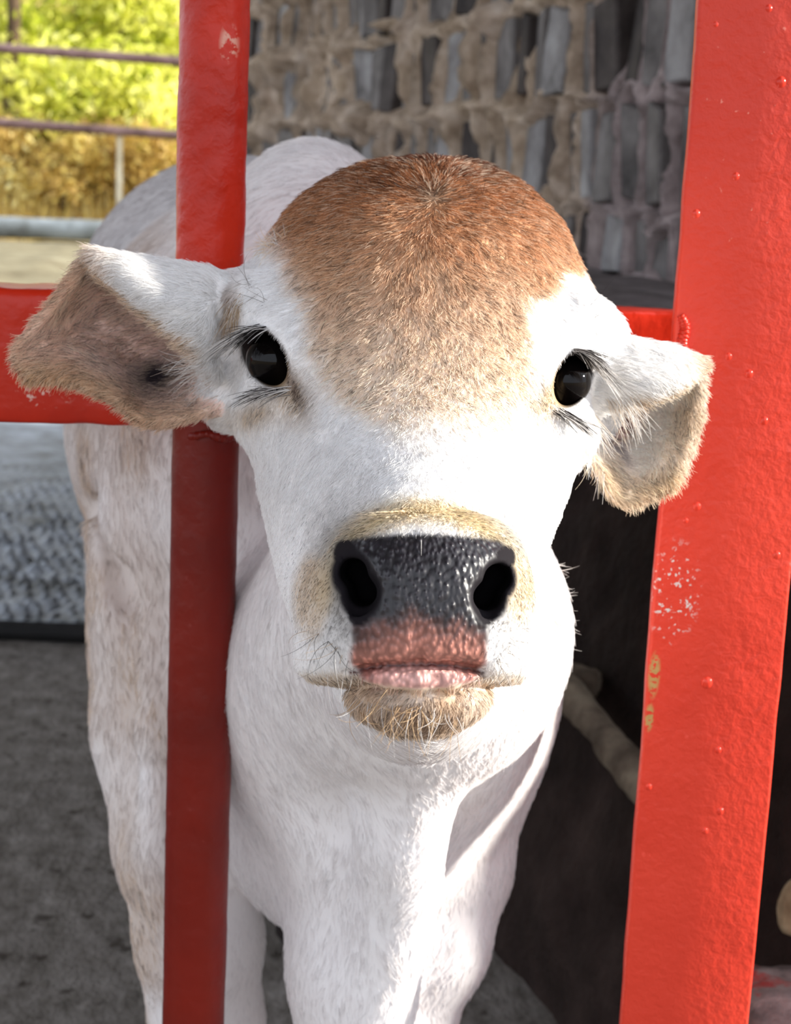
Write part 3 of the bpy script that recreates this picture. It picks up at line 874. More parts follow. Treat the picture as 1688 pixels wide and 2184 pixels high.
EAR_R = ear([
    [(1262, 872, .806), (1268, 790, .786), (1288, 700, .802), (1282, 820, .832), (1266, 900, .836), (1244, 944, .810)],
    [(1330, 854, .790), (1332, 780, .778), (1340, 718, .800), (1335, 850, .838), (1316, 940, .838), (1282, 1010, .802)],
    [(1400, 840, .786), (1405, 790, .778), (1410, 735, .800), (1402, 860, .836), (1376, 970, .826), (1330, 1080, .798)],
    [(1456, 812, .788), (1460, 785, .786), (1464, 751, .800), (1458, 860, .822), (1434, 960, .812), (1400, 1058, .800)],
    [(1502, 772, .796), (1503, 770, .796), (1504, 768, .800), (1499, 850, .806), (1476, 950, .804), (1440, 1040, .800)]], .0024, .008)
# eye sockets: a slanted almond opening over each eyeball
def almond(cx, cy, ang, ra, rb, w0, w1, k):
    ca, sa = math.cos(ang), math.sin(ang)
    def fn(X, Y, W):
        iw = F_PX / W
        dx, dy = CX + X * iw - cx, CY - Y * iw - cy
        u_, v_ = dx * ca + dy * sa, -dx * sa + dy * ca
        rho = np.sqrt((u_ / ra) ** 2 + (v_ / rb) ** 2) + 1e-4
        return np.maximum((rho - 1) * min(ra, rb) / iw, np.maximum(w0 - W, W - w1))
    a_, b_ = c(cx - ra, cy + ra, w1), c(cx + ra, cy - ra, w1)
    add((a_[0], a_[1], w0), (b_[0], b_[1], w1), fn, k, True)
EYES = [(566, 763, math.radians(60), 65, 40, .770, .0138, 584, 768), (1221, 810, math.radians(111), 58, 36, .776, .0132, 1206, 812)]
for (cx, cy, an, ra, rb, we, re_, ex, ey) in EYES:
    almond(cx, cy, an, ra, rb, .66, we + .004, .003)
# nostrils: comma-shaped tubes running back into the muzzle
for pts in ([(737, 1178, .607, 16), (750, 1222, .604, 35), (770, 1264, .604, 37), (766, 1304, .609, 18)],
            [(1080, 1186, .609, 14), (1067, 1234, .605, 30), (1044, 1274, .605, 32), (1040, 1306, .610, 16)]):
    chain([(c(x_, y_, w_), r_ / F_PX * w_) for (x_, y_, w_, r_) in pts], .004, True)
    chain([(c(x_ + (12 if x_ < 893 else -12), y_ - 4, w_ + .022), r_ * .95 / F_PX * w_) for (x_, y_, w_, r_) in pts[:3]], .003, True)
    sg = 1 if pts[1][0] < 893 else -1
    for p_ in pts[1:3]:
        chain([(c(p_[0], p_[1], .606), .0060), (c(p_[0] + sg * 16, p_[1] - 4, .645), .0052)], .003, True)
# mouth slit, groove of the upper lip, lower lip
def surf_w(px, py):                                      # first depth at which the sight line enters the body
    t = np.arange(0.588, 0.95, 0.0008)
    P = np.array([c(px, py, w_) for w_ in t])
    i = [np.clip(np.searchsorted(ax, P[:, k_]), 0, len(ax) - 1) for k_, ax in enumerate((xs, ys, ws))]
    hit = np.nonzero(Fd[i[0], i[1], i[2]] < 0)[0]
    return t[hit[0]] if len(hit) else 0.95
mp = [(738, 1438), (775, 1428), (830, 1420), (893, 1417), (960, 1420), (1005, 1428), (1040, 1440)]
sw = [surf_w(x_, y_ - 14) for x_, y_ in mp]
chain([(c(x_, y_, w_ + .0005), .0030) for (x_, y_), w_ in zip(mp, sw)], .002, True)
chain([(c(x_, y_ + 1, w_ + .006), .0024) for (x_, y_), w_ in zip(mp, sw)], .001, True)
lp = [(775, 1446, .0018), (835, 1450, .0034), (893, 1451, .0040), (960, 1452, .0034), (1016, 1447, .0016)]
chain([(c(x_, y_, surf_w(x_, 1400) + .0085), r_) for x_, y_, r_ in lp], .003)
chain([(c(894, 1345, surf_w(894, 1345) - .0002), .0009), (c(894, 1412, surf_w(894, 1405) - .0002), .0011)], .003, True)

# ---- surface nets
ins = Fd < 0
cnt = np.zeros(tuple(n_ - 1 for n_ in Fd.shape), np.uint8)
for a_ in (0, 1):
    for b_ in (0, 1):
        for e_ in (0, 1):
            cnt += ins[a_:ins.shape[0] - 1 + a_, b_:ins.shape[1] - 1 + b_, e_:ins.shape[2] - 1 + e_]
act = (cnt > 0) & (cnt < 8)
ci = np.argwhere(act)
vid = np.full(act.shape, -1, np.int32)
vid[act] = np.arange(len(ci))
accP = np.zeros((len(ci), 3)); accN = np.zeros(len(ci))
axs = (xs, ys, ws)
corners = [(a_, b_, e_) for a_ in (0, 1) for b_ in (0, 1) for e_ in (0, 1)]
fv = {k_: Fd[ci[:, 0] + k_[0], ci[:, 1] + k_[1], ci[:, 2] + k_[2]] for k_ in corners}
for p_ in corners:
    for ax in range(3):
        if p_[ax] == 0:
            q_ = tuple(1 if i_ == ax else p_[i_] for i_ in range(3))
            f0, f1 = fv[p_], fv[q_]
            k_ = (f0 < 0) != (f1 < 0)
            t_ = f0[k_] / (f0[k_] - f1[k_])
            pos = np.stack([axs[i_][ci[k_, i_] + p_[i_]] for i_ in range(3)], 1)
            nxt = axs[ax][ci[k_, ax] + 1]
            pos[:, ax] += t_ * (nxt - pos[:, ax])
            accP[k_] += pos; accN[k_] += 1
VC = accP / accN[:, None]
faces = []
for ax in range(3):
    o1, o2 = [(1, 2), (2, 0), (0, 1)][ax]
    s0 = [slice(None)] * 3; s1 = [slice(None)] * 3
    s0[ax] = slice(0, -1); s1[ax] = slice(1, None)
    a0, a1 = ins[tuple(s0)], ins[tuple(s1)]
    e = np.argwhere(a0 != a1)
    e = e[(e[:, o1] > 0) & (e[:, o2] > 0) & (e[:, o1] < vid.shape[o1]) & (e[:, o2] < vid.shape[o2])]
    flip = a0[tuple(e.T)]
    def cell(d1, d2):
        q_ = e.copy(); q_[:, o1] -= d1; q_[:, o2] -= d2
        return vid[tuple(q_.T)]
    quad = np.stack([cell(1, 1), cell(0, 1), cell(0, 0), cell(1, 0)], 1)
    quad[~flip] = quad[~flip][:, ::-1]
    faces.append(quad)
FQ = np.concatenate(faces)
# two gentle smoothing passes against stair steps
e_ = np.concatenate([FQ[:, [0, 1]], FQ[:, [1, 2]], FQ[:, [2, 3]], FQ[:, [3, 0]]])
def smooth(V, lam):
    s_ = np.zeros_like(V); n_ = np.bincount(e_[:, 0], minlength=len(V)) + np.bincount(e_[:, 1], minlength=len(V))
    for k_ in range(3):
        s_[:, k_] = np.bincount(e_[:, 0], V[e_[:, 1], k_], len(V)) + np.bincount(e_[:, 1], V[e_[:, 0], k_], len(V))
    return V + lam * (s_ / np.maximum(n_, 1)[:, None] - V)
for _ in range(3):
    VC = smooth(VC, 0.5); VC = smooth(VC, -0.52)
tri = np.concatenate([FQ[:, [0, 1, 2]], FQ[:, [0, 2, 3]]])
fn_ = np.cross(VC[tri[:, 1]] - VC[tri[:, 0]], VC[tri[:, 2]] - VC[tri[:, 0]])
tarea = np.linalg.norm(fn_, axis=1) / 2
VN = np.zeros_like(VC)
for k_ in range(3):
    for d_ in range(3):
        VN[:, d_] += np.bincount(tri[:, k_], fn_[:, d_], len(VC))
VN /= np.linalg.norm(VN, axis=1)[:, None] + 1e-12
print('calf verts', len(VC), 'quads', len(FQ))
del ins, cnt, act, vid

# ---- coat: where each colour of hair and skin grows
VPX = CX + F_PX * VC[:, 0] / VC[:, 2]
VPY = CY - F_PX * VC[:, 1] / VC[:, 2]
WV = cam2w(VC)
def near_ear(P, E):
    out = np.full(len(P), 1.0, np.float32); idx = np.zeros(len(P), int)
    lo, hi = E.min(0) - .01, E.max(0) + .01
    k_ = np.nonzero(((P > lo) & (P < hi)).all(1))[0]
    for i in range(0, len(k_), 4000):
        q_ = P[k_[i:i + 4000]].astype(np.float32)
        d2 = (q_ ** 2).sum(1)[:, None] - 2 * q_ @ E.T + (E ** 2).sum(1)[None]
        j = d2.argmin(1)
        out[k_[i:i + 4000]] = np.sqrt(np.maximum(d2[np.arange(len(q_)), j], 0)); idx[k_[i:i + 4000]] = j
    return out, idx
dEL, iEL = near_ear(VC, EAR_L[0]); dER, iER = near_ear(VC, EAR_R[0])
is_el = (dEL < .0052) & (VPX < 500)
is_er = (dER < .0052) & (VPX > 1262)
face_m = (VC[:, 2] < .87) & (VPY < 1600) & ~is_el & ~is_er & (VC[:, 1] > -.1)
face_m &= ~((VPY > 1480) & (VC[:, 2] > .70)) & (VC[:, 2] < .87 - np.clip((VPY - 1150) / 300, 0, 1) * .13)
body_m = ~(face_m | is_el | is_er)
def lerp(a_, b_, t_): return a_ + (np.asarray(b_) - a_) * np.asarray(t_)[:, None]
L = lambda *k_: np.array(srgb(*k_))
n1 = vnoise(VC + 3, 60) - .5; n2 = vnoise(VC + 7, 160) - .5; n3 = vnoise(VC + 1, 22) - .5
C = np.tile(L(250, 248, 247), (len(VC), 1))
px_, py_ = VPX + 40 * n1 + 25 * n2, VPY + 50 * n1 + 30 * n2
# brown crown, fading down the forehead
yk = [337, 450, 520, 600, 650, 700, 760, 800, 850, 900, 960]
xL = np.interp(py_, yk, [500, 560, 600, 640, 655, 665, 675, 690, 720, 780, 860])
xR = np.interp(py_, yk, [1300, 1300, 1290, 1215, 1140, 1125, 1130, 1130, 1125, 1110, 1060])
mk = sstep(-45, 50, px_ - xL) * sstep(-28, 28, xR - px_) * face_m
mk *= np.interp(py_, [337, 450, 560, 650, 760, 840, 900, 960], [1, 1, .95, .85, .75, .62, .35, 0])
brown = np.stack([np.interp(py_, [340, 370, 430, 520, 600, 700, 820], [L(*t_)[i_] for t_ in ((92, 48, 30), (142, 92, 60), (180, 126, 88), (204, 156, 116), (220, 180, 142), (232, 200, 168), (240, 214, 186))]) for i_ in range(3)], 1)
C = lerp(C, brown, mk)
wsw = np.exp(-(((VPX - 925) / 26) ** 2 + ((VPY - 420) / 22) ** 2)) * face_m
C = lerp(C, L(112, 92, 76), wsw * .9)
# shade of the coat on trunk and rump
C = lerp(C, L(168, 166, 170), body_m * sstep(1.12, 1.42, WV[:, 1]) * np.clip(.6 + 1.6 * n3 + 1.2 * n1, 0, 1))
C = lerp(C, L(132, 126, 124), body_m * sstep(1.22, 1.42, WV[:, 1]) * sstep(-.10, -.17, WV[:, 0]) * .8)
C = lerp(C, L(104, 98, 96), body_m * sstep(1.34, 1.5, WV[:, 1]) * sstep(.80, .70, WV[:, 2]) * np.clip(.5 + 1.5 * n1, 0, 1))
C = lerp(C, L(234, 230, 230), body_m * .6)
C = lerp(C, L(196, 178, 164), body_m * np.clip(.45 + 1.3 * n3, 0, 1) * (.08 + .75 * sstep(430, 330, VPX)) * sstep(1.35, 1.2, WV[:, 1]))
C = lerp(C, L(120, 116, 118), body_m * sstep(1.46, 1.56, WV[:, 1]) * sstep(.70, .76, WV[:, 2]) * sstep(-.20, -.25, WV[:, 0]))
# tan and dark rims of the muzzle
def blob(x_, y_, rx, ry, rot=0.0):
    ca, sa = math.cos(rot), math.sin(rot)
    dx, dy = VPX - x_, VPY - y_
    return np.sqrt(((dx * ca + dy * sa) / rx) ** 2 + ((-dx * sa + dy * ca) / ry) ** 2)
muz = face_m & (VC[:, 2] < .68)
arc = blob(905, 1290, 222, 212)
tan_b = np.exp(-((arc - .96) / .13) ** 2) * sstep(1330, 1250, VPY) * muz
C = lerp(C, L(226, 208, 170), np.clip(tan_b * 1.0, 0, 1))
halo = (np.exp(-(blob(738, 1245, 62, 118)) ** 2 * .8) + np.exp(-(blob(1082, 1252, 52, 110)) ** 2 * .8)) * muz
C = lerp(C, L(112, 106, 100), np.clip(halo * .95, 0, 1))
C = lerp(C, L(206, 182, 150), np.clip((sstep(1.25, .6, blob(665, 1270, 40, 90)) + sstep(1.2, .6, blob(1112, 1260, 34, 80))) * muz * .55, 0, 1))
chin = face_m & (VPY > 1443 + 14 * np.abs((VPX - 893) / 150)) & (VPX > 715) & (VPX < 1062) & (VC[:, 2] < .70)
C = lerp(C, L(212, 184, 154), chin * sstep(1436, 1462, VPY) * (.75 + .5 * n2))
C = lerp(C, L(150, 122, 100), chin * np.clip(np.exp(-(blob(893, 1530, 110, 40)) ** 2) * (.7 + n1), 0, 1))
C = lerp(C, L(216, 196, 168), muz * sstep(1425, 1450, VPY) * ~chin * .6)
# bare nose pad, lips
pyl = [1128, 1140, 1160, 1200, 1250, 1300, 1340, 1380, 1415, 1432]
xl_ = np.interp(VPY, pyl, [860, 752, 738, 740, 745, 752, 750, 750, 750, 770])
xr_ = np.interp(VPY, pyl, [930, 1058, 1078, 1072, 1060, 1046, 1044, 1040, 1038, 1015])
pad = sstep(-9, 9, VPX + 6 * n2 - xl_) * sstep(-9, 9, xr_ - VPX - 6 * n2) * sstep(-7, 7, VPY - 1138 - ((VPX - 900) / 170) ** 2 * 14) * sstep(10, -4, VPY - 1424 - 16 * ((VPX - 893) / 145) ** 2) * (face_m & (VC[:, 2] < .70))
lipm = sstep(1.15, .95, blob(895, 1442, 122, 24)) * (face_m & (VC[:, 2] < .66)) * sstep(-4, 4, VPY - 1421 - 14 * ((VPX - 893) / 145) ** 2)
pk = sstep(0, 1, (VPY - 1282 - 56 * np.abs((VPX - 893) / 150) ** 1.2 + 34 * n2) / 105)
padc = lerp(np.tile(L(36, 33, 38), (len(VC), 1)), L(196, 132, 116), pk)
padc = lerp(padc, L(150, 84, 72), sstep(1396, 1424, VPY) * .7)
C = lerp(C, padc, pad)
lipc = lerp(np.tile(L(226, 172, 162), (len(VC), 1)), L(150, 80, 64), np.clip(np.abs(VPX - 895) / 125, 0, 1) ** 3)
C = lerp(C, lipc, lipm)
mouth_y = np.interp(VPX, [m_[0] for m_ in mp], [m_[1] for m_ in mp])
C = lerp(C, L(74, 26, 22), np.exp(-((VPY - mouth_y) / 5.5) ** 2) * (VPX > 742) * (VPX < 1038) * (face_m & (VC[:, 2] < .66)))
nos = np.zeros(len(VC))
for pts in ([(737, 1182, 24), (750, 1224, 40), (769, 1266, 42), (765, 1302, 24)], [(1079, 1190, 20), (1066, 1236, 35), (1044, 1276, 37), (1040, 1304, 22)]):
    for x_, y_, r_ in pts:
        nos = np.maximum(nos, sstep(1.25, .95, blob(x_, y_, r_, r_ * 1.25)) * (VC[:, 2] < .70) * face_m)
C = lerp(C, L(24, 20, 24), nos)
bare = np.clip(np.maximum(np.maximum(pad, lipm), nos), 0, 1)
# dark skin round the eyes
for (cx, cy, an, ra, rb, we, re_, ex, ey) in EYES:
    e0 = blob(cx, cy, ra, rb, an)
    rim = sstep(1.24, 1.02, e0) * (VC[:, 2] < .80) * face_m
    C = lerp(C, L(30, 22, 22), rim)
    bare = np.maximum(bare, sstep(1.16, 1.04, e0) * (VC[:, 2] < .80) * face_m)
C = lerp(C, L(176, 150, 116), np.clip(np.exp(-(blob(622, 835, 40, 62, -.5)) ** 2) * .75, 0, 1) * face_m)
C = lerp(C, L(88, 66, 56), np.clip(np.exp(-(blob(632, 830, 16, 46, -.5)) ** 2) * .9, 0, 1) * face_m)
C = lerp(C, L(186, 160, 122), np.clip(np.exp(-(blob(1172, 850, 34, 52, .4)) ** 2) * .9, 0, 1) * face_m)
C = lerp(C, L(196, 176, 150), np.clip(np.exp(-(blob(545, 880, 50, 26, -.3)) ** 2) * .7, 0, 1) * face_m)
C = lerp(C, L(150, 118, 88), np.clip(np.exp(-(blob(492, 660, 18, 60, .1)) ** 2) * .6, 0, 1))
# ears: flap side and lining
GL, GR = EAR_L[1], EAR_R[1]
colL = (iEL % 60) / 59.0; rowL = (iEL // 60) / 79.0
colR = (iER % 60) / 59.0; rowR = (iER // 60) / 79.0
earw = np.tile(L(248, 246, 244), (len(VC), 1))
def ear_col(col, row, left):
    o = earw.copy()
    lin = sstep(.42, .52, col)
    o = lerp(o, L(250, 216, 202) if left else L(252, 242, 234), lin * (.85 + .4 * n3))
    o = lerp(o, L(226, 188, 150) if left else L(232, 206, 170), np.clip(sstep(.55, 1.0, row) * (.3 + .7 * sstep(.0, .2, row)) * (.9 if left else .75) * (.7 + .8 * n1), 0, 1))
    o = lerp(o, L(222, 188, 150) if left else L(228, 202, 164), np.clip(np.maximum(sstep(.86, 1.0, col), sstep(.10, .0, col)) * .75 * sstep(.05, .32, row + .3 * n1), 0, 1))
    return o
C[is_el] = ear_col(colL, rowL, True)[is_el]
C[is_er] = ear_col(colR, rowR, False)[is_er]
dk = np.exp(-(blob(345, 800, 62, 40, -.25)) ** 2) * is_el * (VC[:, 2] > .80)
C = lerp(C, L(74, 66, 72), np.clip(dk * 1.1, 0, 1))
C = lerp(C, L(196, 120, 112), np.clip(np.exp(-(blob(1330, 905, 16, 40, .7)) ** 2) * .8, 0, 1) * is_er)
C = lerp(C, L(140, 128, 130), np.clip(np.exp(-(blob(1312, 955, 12, 40, -.5)) ** 2) * .7, 0, 1) * is_er)
hoof = (WV[:, 2] < .055)
C = lerp(C, L(46, 40, 38), hoof)
bare = np.maximum(bare, hoof)

M_COAT, nt, b = new_mat('calf_hide')
at = N(nt, 'ShaderNodeAttribute', attribute_name='coat')
ab = N(nt, 'ShaderNodeAttribute', attribute_name='bare')
apd = N(nt, 'ShaderNodeAttribute', attribute_name='pad')
v = coords(nt)
rg = N(nt, 'ShaderNodeMapRange'); nt.links.new(apd.outputs['Fac'], rg.inputs[0])
rg.inputs[3].default_value = .85; rg.inputs[4].default_value = .40
nt.links.new(rg.outputs[0], b.inputs['Roughness'])
sp = N(nt, 'ShaderNodeMapRange'); nt.links.new(apd.outputs['Fac'], sp.inputs[0])
sp.inputs[3].default_value = .15; sp.inputs[4].default_value = .5
nt.links.new(sp.outputs[0], b.inputs['Specular IOR Level'])
vo = N(nt, 'ShaderNodeTexVoronoi', Scale=430.0); vo.feature = 'SMOOTH_F1'
mp_ = nt.nodes.new('ShaderNodeMapping'); mp_.inputs['Scale'].default_value = (1.25, 1, .8)
nt.links.new(v, mp_.inputs[0]); nt.links.new(mp_.outputs[0], vo.inputs['Vector'])
inv = mth(nt, 'SUBTRACT', 1.0, vo.outputs['Distance'])
cell = ramp(nt, vo.outputs['Distance'], [(.15, (1.35, 1.35, 1.35)), (.55, (.62, .62, .62))])
nt.links.new(mixc(nt, apd.outputs['Fac'], at.outputs['Color'], mixc(nt, 1.0, at.outputs['Color'], cell, 'MULTIPLY')), b.inputs['Base Color'])
bn = N(nt, 'ShaderNodeBump', Distance=.0010)
nt.links.new(mth(nt, 'MULTIPLY', apd.outputs['Fac'], 1.0), bn.inputs['Strength']); nt.links.new(inv, bn.inputs['Height'])
nt.links.new(bn.outputs[0], b.inputs['Normal'])

calf = empty('calf', tuple(cam2w(c(700, 1500, 1.1)) * np.array([1, 1, 0])), 'white calf with brown crown looking through the red gate', 'calf')
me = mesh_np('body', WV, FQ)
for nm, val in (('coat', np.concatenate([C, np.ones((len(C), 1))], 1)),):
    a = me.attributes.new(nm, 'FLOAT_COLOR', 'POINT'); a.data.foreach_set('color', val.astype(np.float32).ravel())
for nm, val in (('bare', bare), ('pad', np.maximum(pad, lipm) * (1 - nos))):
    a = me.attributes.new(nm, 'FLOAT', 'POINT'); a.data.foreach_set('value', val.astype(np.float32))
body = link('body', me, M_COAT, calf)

# ---- eyes
M_EYE, nt, b = new_mat('eye')
b.inputs['Base Color'].default_value = (.004, .003, .003, 1)
b.inputs['Roughness'].default_value = .03
b.inputs['Specular IOR Level'].default_value = .2
b.inputs['Coat Weight'].default_value = 0
b.inputs['Coat Roughness'].default_value = .01
for (cx, cy, an, ra, rb, we, re_, ex, ey) in EYES:
    bm = bmesh.new()
    bmesh.ops.create_uvsphere(bm, u_segments=40, v_segments=24, radius=re_)
    for v_ in bm.verts:
        v_.co += Vector(wp(ex, ey, we + .003))
    bm_obj('eye', bm, M_EYE, calf)
#==FUR==
# ------------------------------------------------------------------ fur, lashes, whiskers
def hair_mat(name, tipb=1.08, rootb=.85, rough=.55):
    m, nt, b = new_mat(name)
    at = N(nt, 'ShaderNodeAttribute', attribute_name='coat')
    hi = N(nt, 'ShaderNodeHairInfo')
    mr = N(nt, 'ShaderNodeMapRange'); nt.links.new(hi.outputs['Intercept'], mr.inputs[0])
    mr.inputs[3].default_value = rootb; mr.inputs[4].default_value = tipb
    vm = N(nt, 'ShaderNodeVectorMath', operation='SCALE')
    nt.links.new(at.outputs['Color'], vm.inputs[0]); nt.links.new(mr.outputs[0], vm.inputs['Scale'])
    nt.links.new(vm.outputs[0], b.inputs['Base Color'])
    b.inputs['Roughness'].default_value = rough
    b.inputs['Specular IOR Level'].default_value = .2
    tr = N(nt, 'ShaderNodeBsdfTranslucent'); nt.links.new(vm.outputs[0], tr.inputs[0])
    mx = N(nt, 'ShaderNodeMixShader'); mx.inputs[0].default_value = .35
    nt.links.new(b.outputs[0], mx.inputs[1]); nt.links.new(tr.outputs[0], mx.inputs[2])
    nt.links.new(mx.outputs[0], nt.nodes['Material Output'].inputs[0])
    return m
M_FUR = hair_mat('calf_fur')
M_LASH = hair_mat('lash_hair', 1.0, 1.0, .4)
def hairs(name, P, mat, col, r0, r1=None, parent=None):
    """P: (n hairs, k points, 3) world"""
    n_, k_ = P.shape[:2]
    cu = bpy.data.hair_curves.new(name)
    cu.add_curves([k_] * n_)
    cu.attributes['position'].data.foreach_set('vector', P.astype(np.float32).ravel())
    a = cu.attributes.get('radius') or cu.attributes.new('radius', 'FLOAT', 'POINT')
    tt_ = np.linspace(0, 1, k_)
    rr = np.asarray(r0, np.float32).reshape(-1, 1) * (1 - .75 * tt_[None] ** 1.5)
    rr = np.broadcast_to(rr, (n_, k_))
    a.data.foreach_set('value', np.ascontiguousarray(rr, np.float32).ravel())
    a = cu.attributes.new('coat', 'FLOAT_COLOR', 'CURVE')
    a.data.foreach_set('color', np.concatenate([col, np.ones((n_, 1))], 1).astype(np.float32).ravel())
    o = bpy.data.objects.new(name, cu)
    COL.objects.link(o)
    cu.materials.append(mat)
    if parent:
        o.parent = parent; o.matrix_parent_inverse = parent.matrix_world.inverted()
    o['kind'] = 'stuff'
    return o

hr = np.random.default_rng(21)
view = -VC / np.linalg.norm(VC, axis=1)[:, None]
fac = (VN * view).sum(1)
bare_v = bare.copy()
# per vertex: length of the hair and its flow in the image plane
eyed = np.minimum(blob(568, 764, 70, 40, math.radians(62)), blob(1221, 812, 60, 34, math.radians(112)))
Ln = np.full(len(VC), .011)
crown = sstep(760, 480, VPY)
Ln[face_m] = (.0050 + .0062 * crown)[face_m]
Ln = np.where(face_m, Ln * (1 - .62 * sstep(1020, 1200, VPY)), Ln)
Ln = np.where(face_m & (VPY > 1440), .0042, Ln)
Ln = np.where(face_m, np.minimum(Ln, .0022 + .004 * sstep(1.2, 2.4, eyed)), Ln)
Ln = np.where(is_el | is_er, .0048 + .004 * (n3 + .5), Ln)
Ln = np.where(body_m & (WV[:, 2] < .3), .008, Ln)
Dx, Dy = VPX - 925, VPY - 420
rad_ = np.sqrt(Dx ** 2 + Dy ** 2) + 1e-3
Dx, Dy = Dx / rad_, Dy / rad_ + .25 * sstep(60, 300, rad_)
Dx = np.where(face_m & (VPY > 1080), Dx * .6, Dx)
Dx = np.where(body_m, .12 * np.sign(VPX - 800) + .9 * (n3), Dx); Dy = np.where(body_m, 1.0, Dy)
colE = np.where(is_el, colL, colR)
Dx = np.where(is_el, -1.0 + .5 * n3, Dx); Dy = np.where(is_el, .25 + .7 * sstep(.5, 1, colL), Dy)
Dx = np.where(is_er, .75 + .5 * n3, Dx); Dy = np.where(is_er, .45 + .9 * sstep(.5, 1, colR), Dy)
back = body_m & (WV[:, 2] > .68)
Dx = np.where(back, -.7, Dx); Dy = np.where(back, .35, Dy)

def grow(mask, count, rad0, lift0, name, extra=1.0, clump=.5):
    tm = mask[tri].all(1) & (fac[tri].max(1) > -.30)
    ids = np.nonzero(tm)[0]
    dens = tarea[ids] * (1 - np.clip(bare_v[tri[ids]].mean(1), 0, 1)) ** 2
    # close to the lens more hairs per area, as many per picture area
    dens = dens / VC[tri[ids]].mean(1)[:, 2] ** 1.5
    pick = hr.choice(ids, count, p=dens / dens.sum())
    u_ = hr.random((count, 2)); s_ = u_.sum(1) > 1; u_[s_] = 1 - u_[s_]
    w_ = np.stack([1 - u_.sum(1), u_[:, 0], u_[:, 1]], 1)
    T = tri[pick]
    ip = lambda A_: (A_[T] * (w_[..., None] if A_.ndim == 2 else w_)).sum(1)
    p = ip(VC); n_ = ip(VN); n_ /= np.linalg.norm(n_, axis=1)[:, None]
    ln = ip(Ln) * hr.uniform(.65, 1.25, count) * extra
    d = np.stack([ip(Dx), -ip(Dy), np.zeros(count)], 1)
    t = d - n_ * (d * n_).sum(1)[:, None]
    t /= np.linalg.norm(t, axis=1)[:, None] + 1e-9
    bt = np.cross(n_, t)
    a_ = clump * 1.6 * (vnoise(p + 2, 70) - .5) + clump * 1.6 * (vnoise(p + 8, 210) - .5) + hr.normal(0, .16, count)
    t = t * np.cos(a_)[:, None] + bt * np.sin(a_)[:, None]
    lf = np.radians(lift0) * (.5 + 1.2 * vnoise(p + 14, 150)) * hr.uniform(.6, 1.5, count)
    bend = hr.normal(0, .22, count)
    pts = [p - n_ * .0003]
    bt = np.cross(n_, t)
    for f_, l_ in ((.38, 1.15), (.33, .7), (.29, .25)):
        dd = t * np.cos(lf * l_)[:, None] + n_ * np.sin(lf * l_)[:, None] + bt * (bend * (1.2 - l_))[:, None]
        pts.append(pts[-1] + dd * (ln * f_)[:, None])
    P = np.stack(pts, 1)
    col = ip(C)
    j = hr.normal(0, .09, count)
    lum = col.mean(1)
    brownish = np.clip((col[:, 0] - col[:, 2]) / (col[:, 0] + 1e-3) * 1.6 - .1, 0, 1)
    col = col * (1 + j * (1 + 1.4 * brownish))[:, None]
    pale = (hr.random(count) < .22 + .2 * sstep(480, 720, ip(VPY))) & (brownish > .2)
    col[pale] = col[pale] * .45 + np.array([.88, .72, .55]) * .55
    pore = ip(((VPY > 1090) & (VC[:, 2] < .69) & face_m).astype(float)) > .5
    dark = ((hr.random(count) < .17) & (brownish > .25)) | ((hr.random(count) < .03) & pore)
    col[dark] *= .38
    o = hairs(name, cam2w(P.reshape(-1, 3)).reshape(P.shape), M_FUR, np.clip(col, 0, .95), np.full(count, rad0) * hr.uniform(.7, 1.3, count), parent=calf)
    return o
grow(face_m, 150000, .00014, 20, 'face_fur', clump=.5)
grow(is_el, 34000, .00012, 15, 'ear_fur', clump=.5)
grow(is_er, 20000, .00012, 15, 'ear_fur', clump=.5)
grow(body_m & (WV[:, 2] > .06), 120000, .00018, 6, 'body_fur', clump=.36)

def arcs(roots, dirs, lens, k_=6, sag=(0, -.3, 0), curl=None):
    """roots, dirs in camera space"""
    roots = np.asarray(roots, float); dirs = np.asarray(dirs, float)
    dirs = dirs / np.linalg.norm(dirs, axis=1)[:, None]
    pts = [roots]
    d = dirs.copy()
    for i in range(k_ - 1):
        pts.append(pts[-1] + d * (np.asarray(lens) / (k_ - 1))[:, None])
        d = d + np.asarray(sag) * (2.0 / (k_ - 1)) + (0 if curl is None else curl / (k_ - 1))
        d /= np.linalg.norm(d, axis=1)[:, None]
    return np.stack(pts, 1)
def on_body(px, py, wmin=0):
    """nearest body vertex along the sight line"""
    k_ = np.nonzero((np.abs(VPX - px) < 14) & (np.abs(VPY - py) < 14) & (VC[:, 2] > wmin))[0]
    if len(k_) == 0:
        k_ = np.argsort((VPX - px) ** 2 + (VPY - py) ** 2)[:5]
    return VC[k_[np.argmin(VC[k_, 2])]]
def wline(name, xy0, xy1, n_, dpx, ln, cols, r_, spread=.25, sag=(0, -.3, 0), dz=-.25, wig=0.0, wmin=0):
    t_ = hr.random(n_)
    R_, D_ = [], []
    for q_ in t_:
        x_ = xy0[0] + (xy1[0] - xy0[0]) * q_ + hr.normal(0, 4); y_ = xy0[1] + (xy1[1] - xy0[1]) * q_ + hr.normal(0, 4)
        R_.append(on_body(x_, y_, wmin) + np.array([0, 0, -.0006]))
        dx = dpx[0][0] + (dpx[1][0] - dpx[0][0]) * q_; dy = dpx[0][1] + (dpx[1][1] - dpx[0][1]) * q_
        D_.append(np.array([dx, -dy, dz]) + hr.normal(0, spread, 3))
    P = arcs(R_, D_, ln * hr.uniform(.6, 1.2, n_), sag=sag, curl=hr.normal(0, wig, (n_, 3)) if wig else None)
    col = np.array(cols)[hr.integers(0, len(cols), n_)]
    return P, col, np.full(n_, r_)
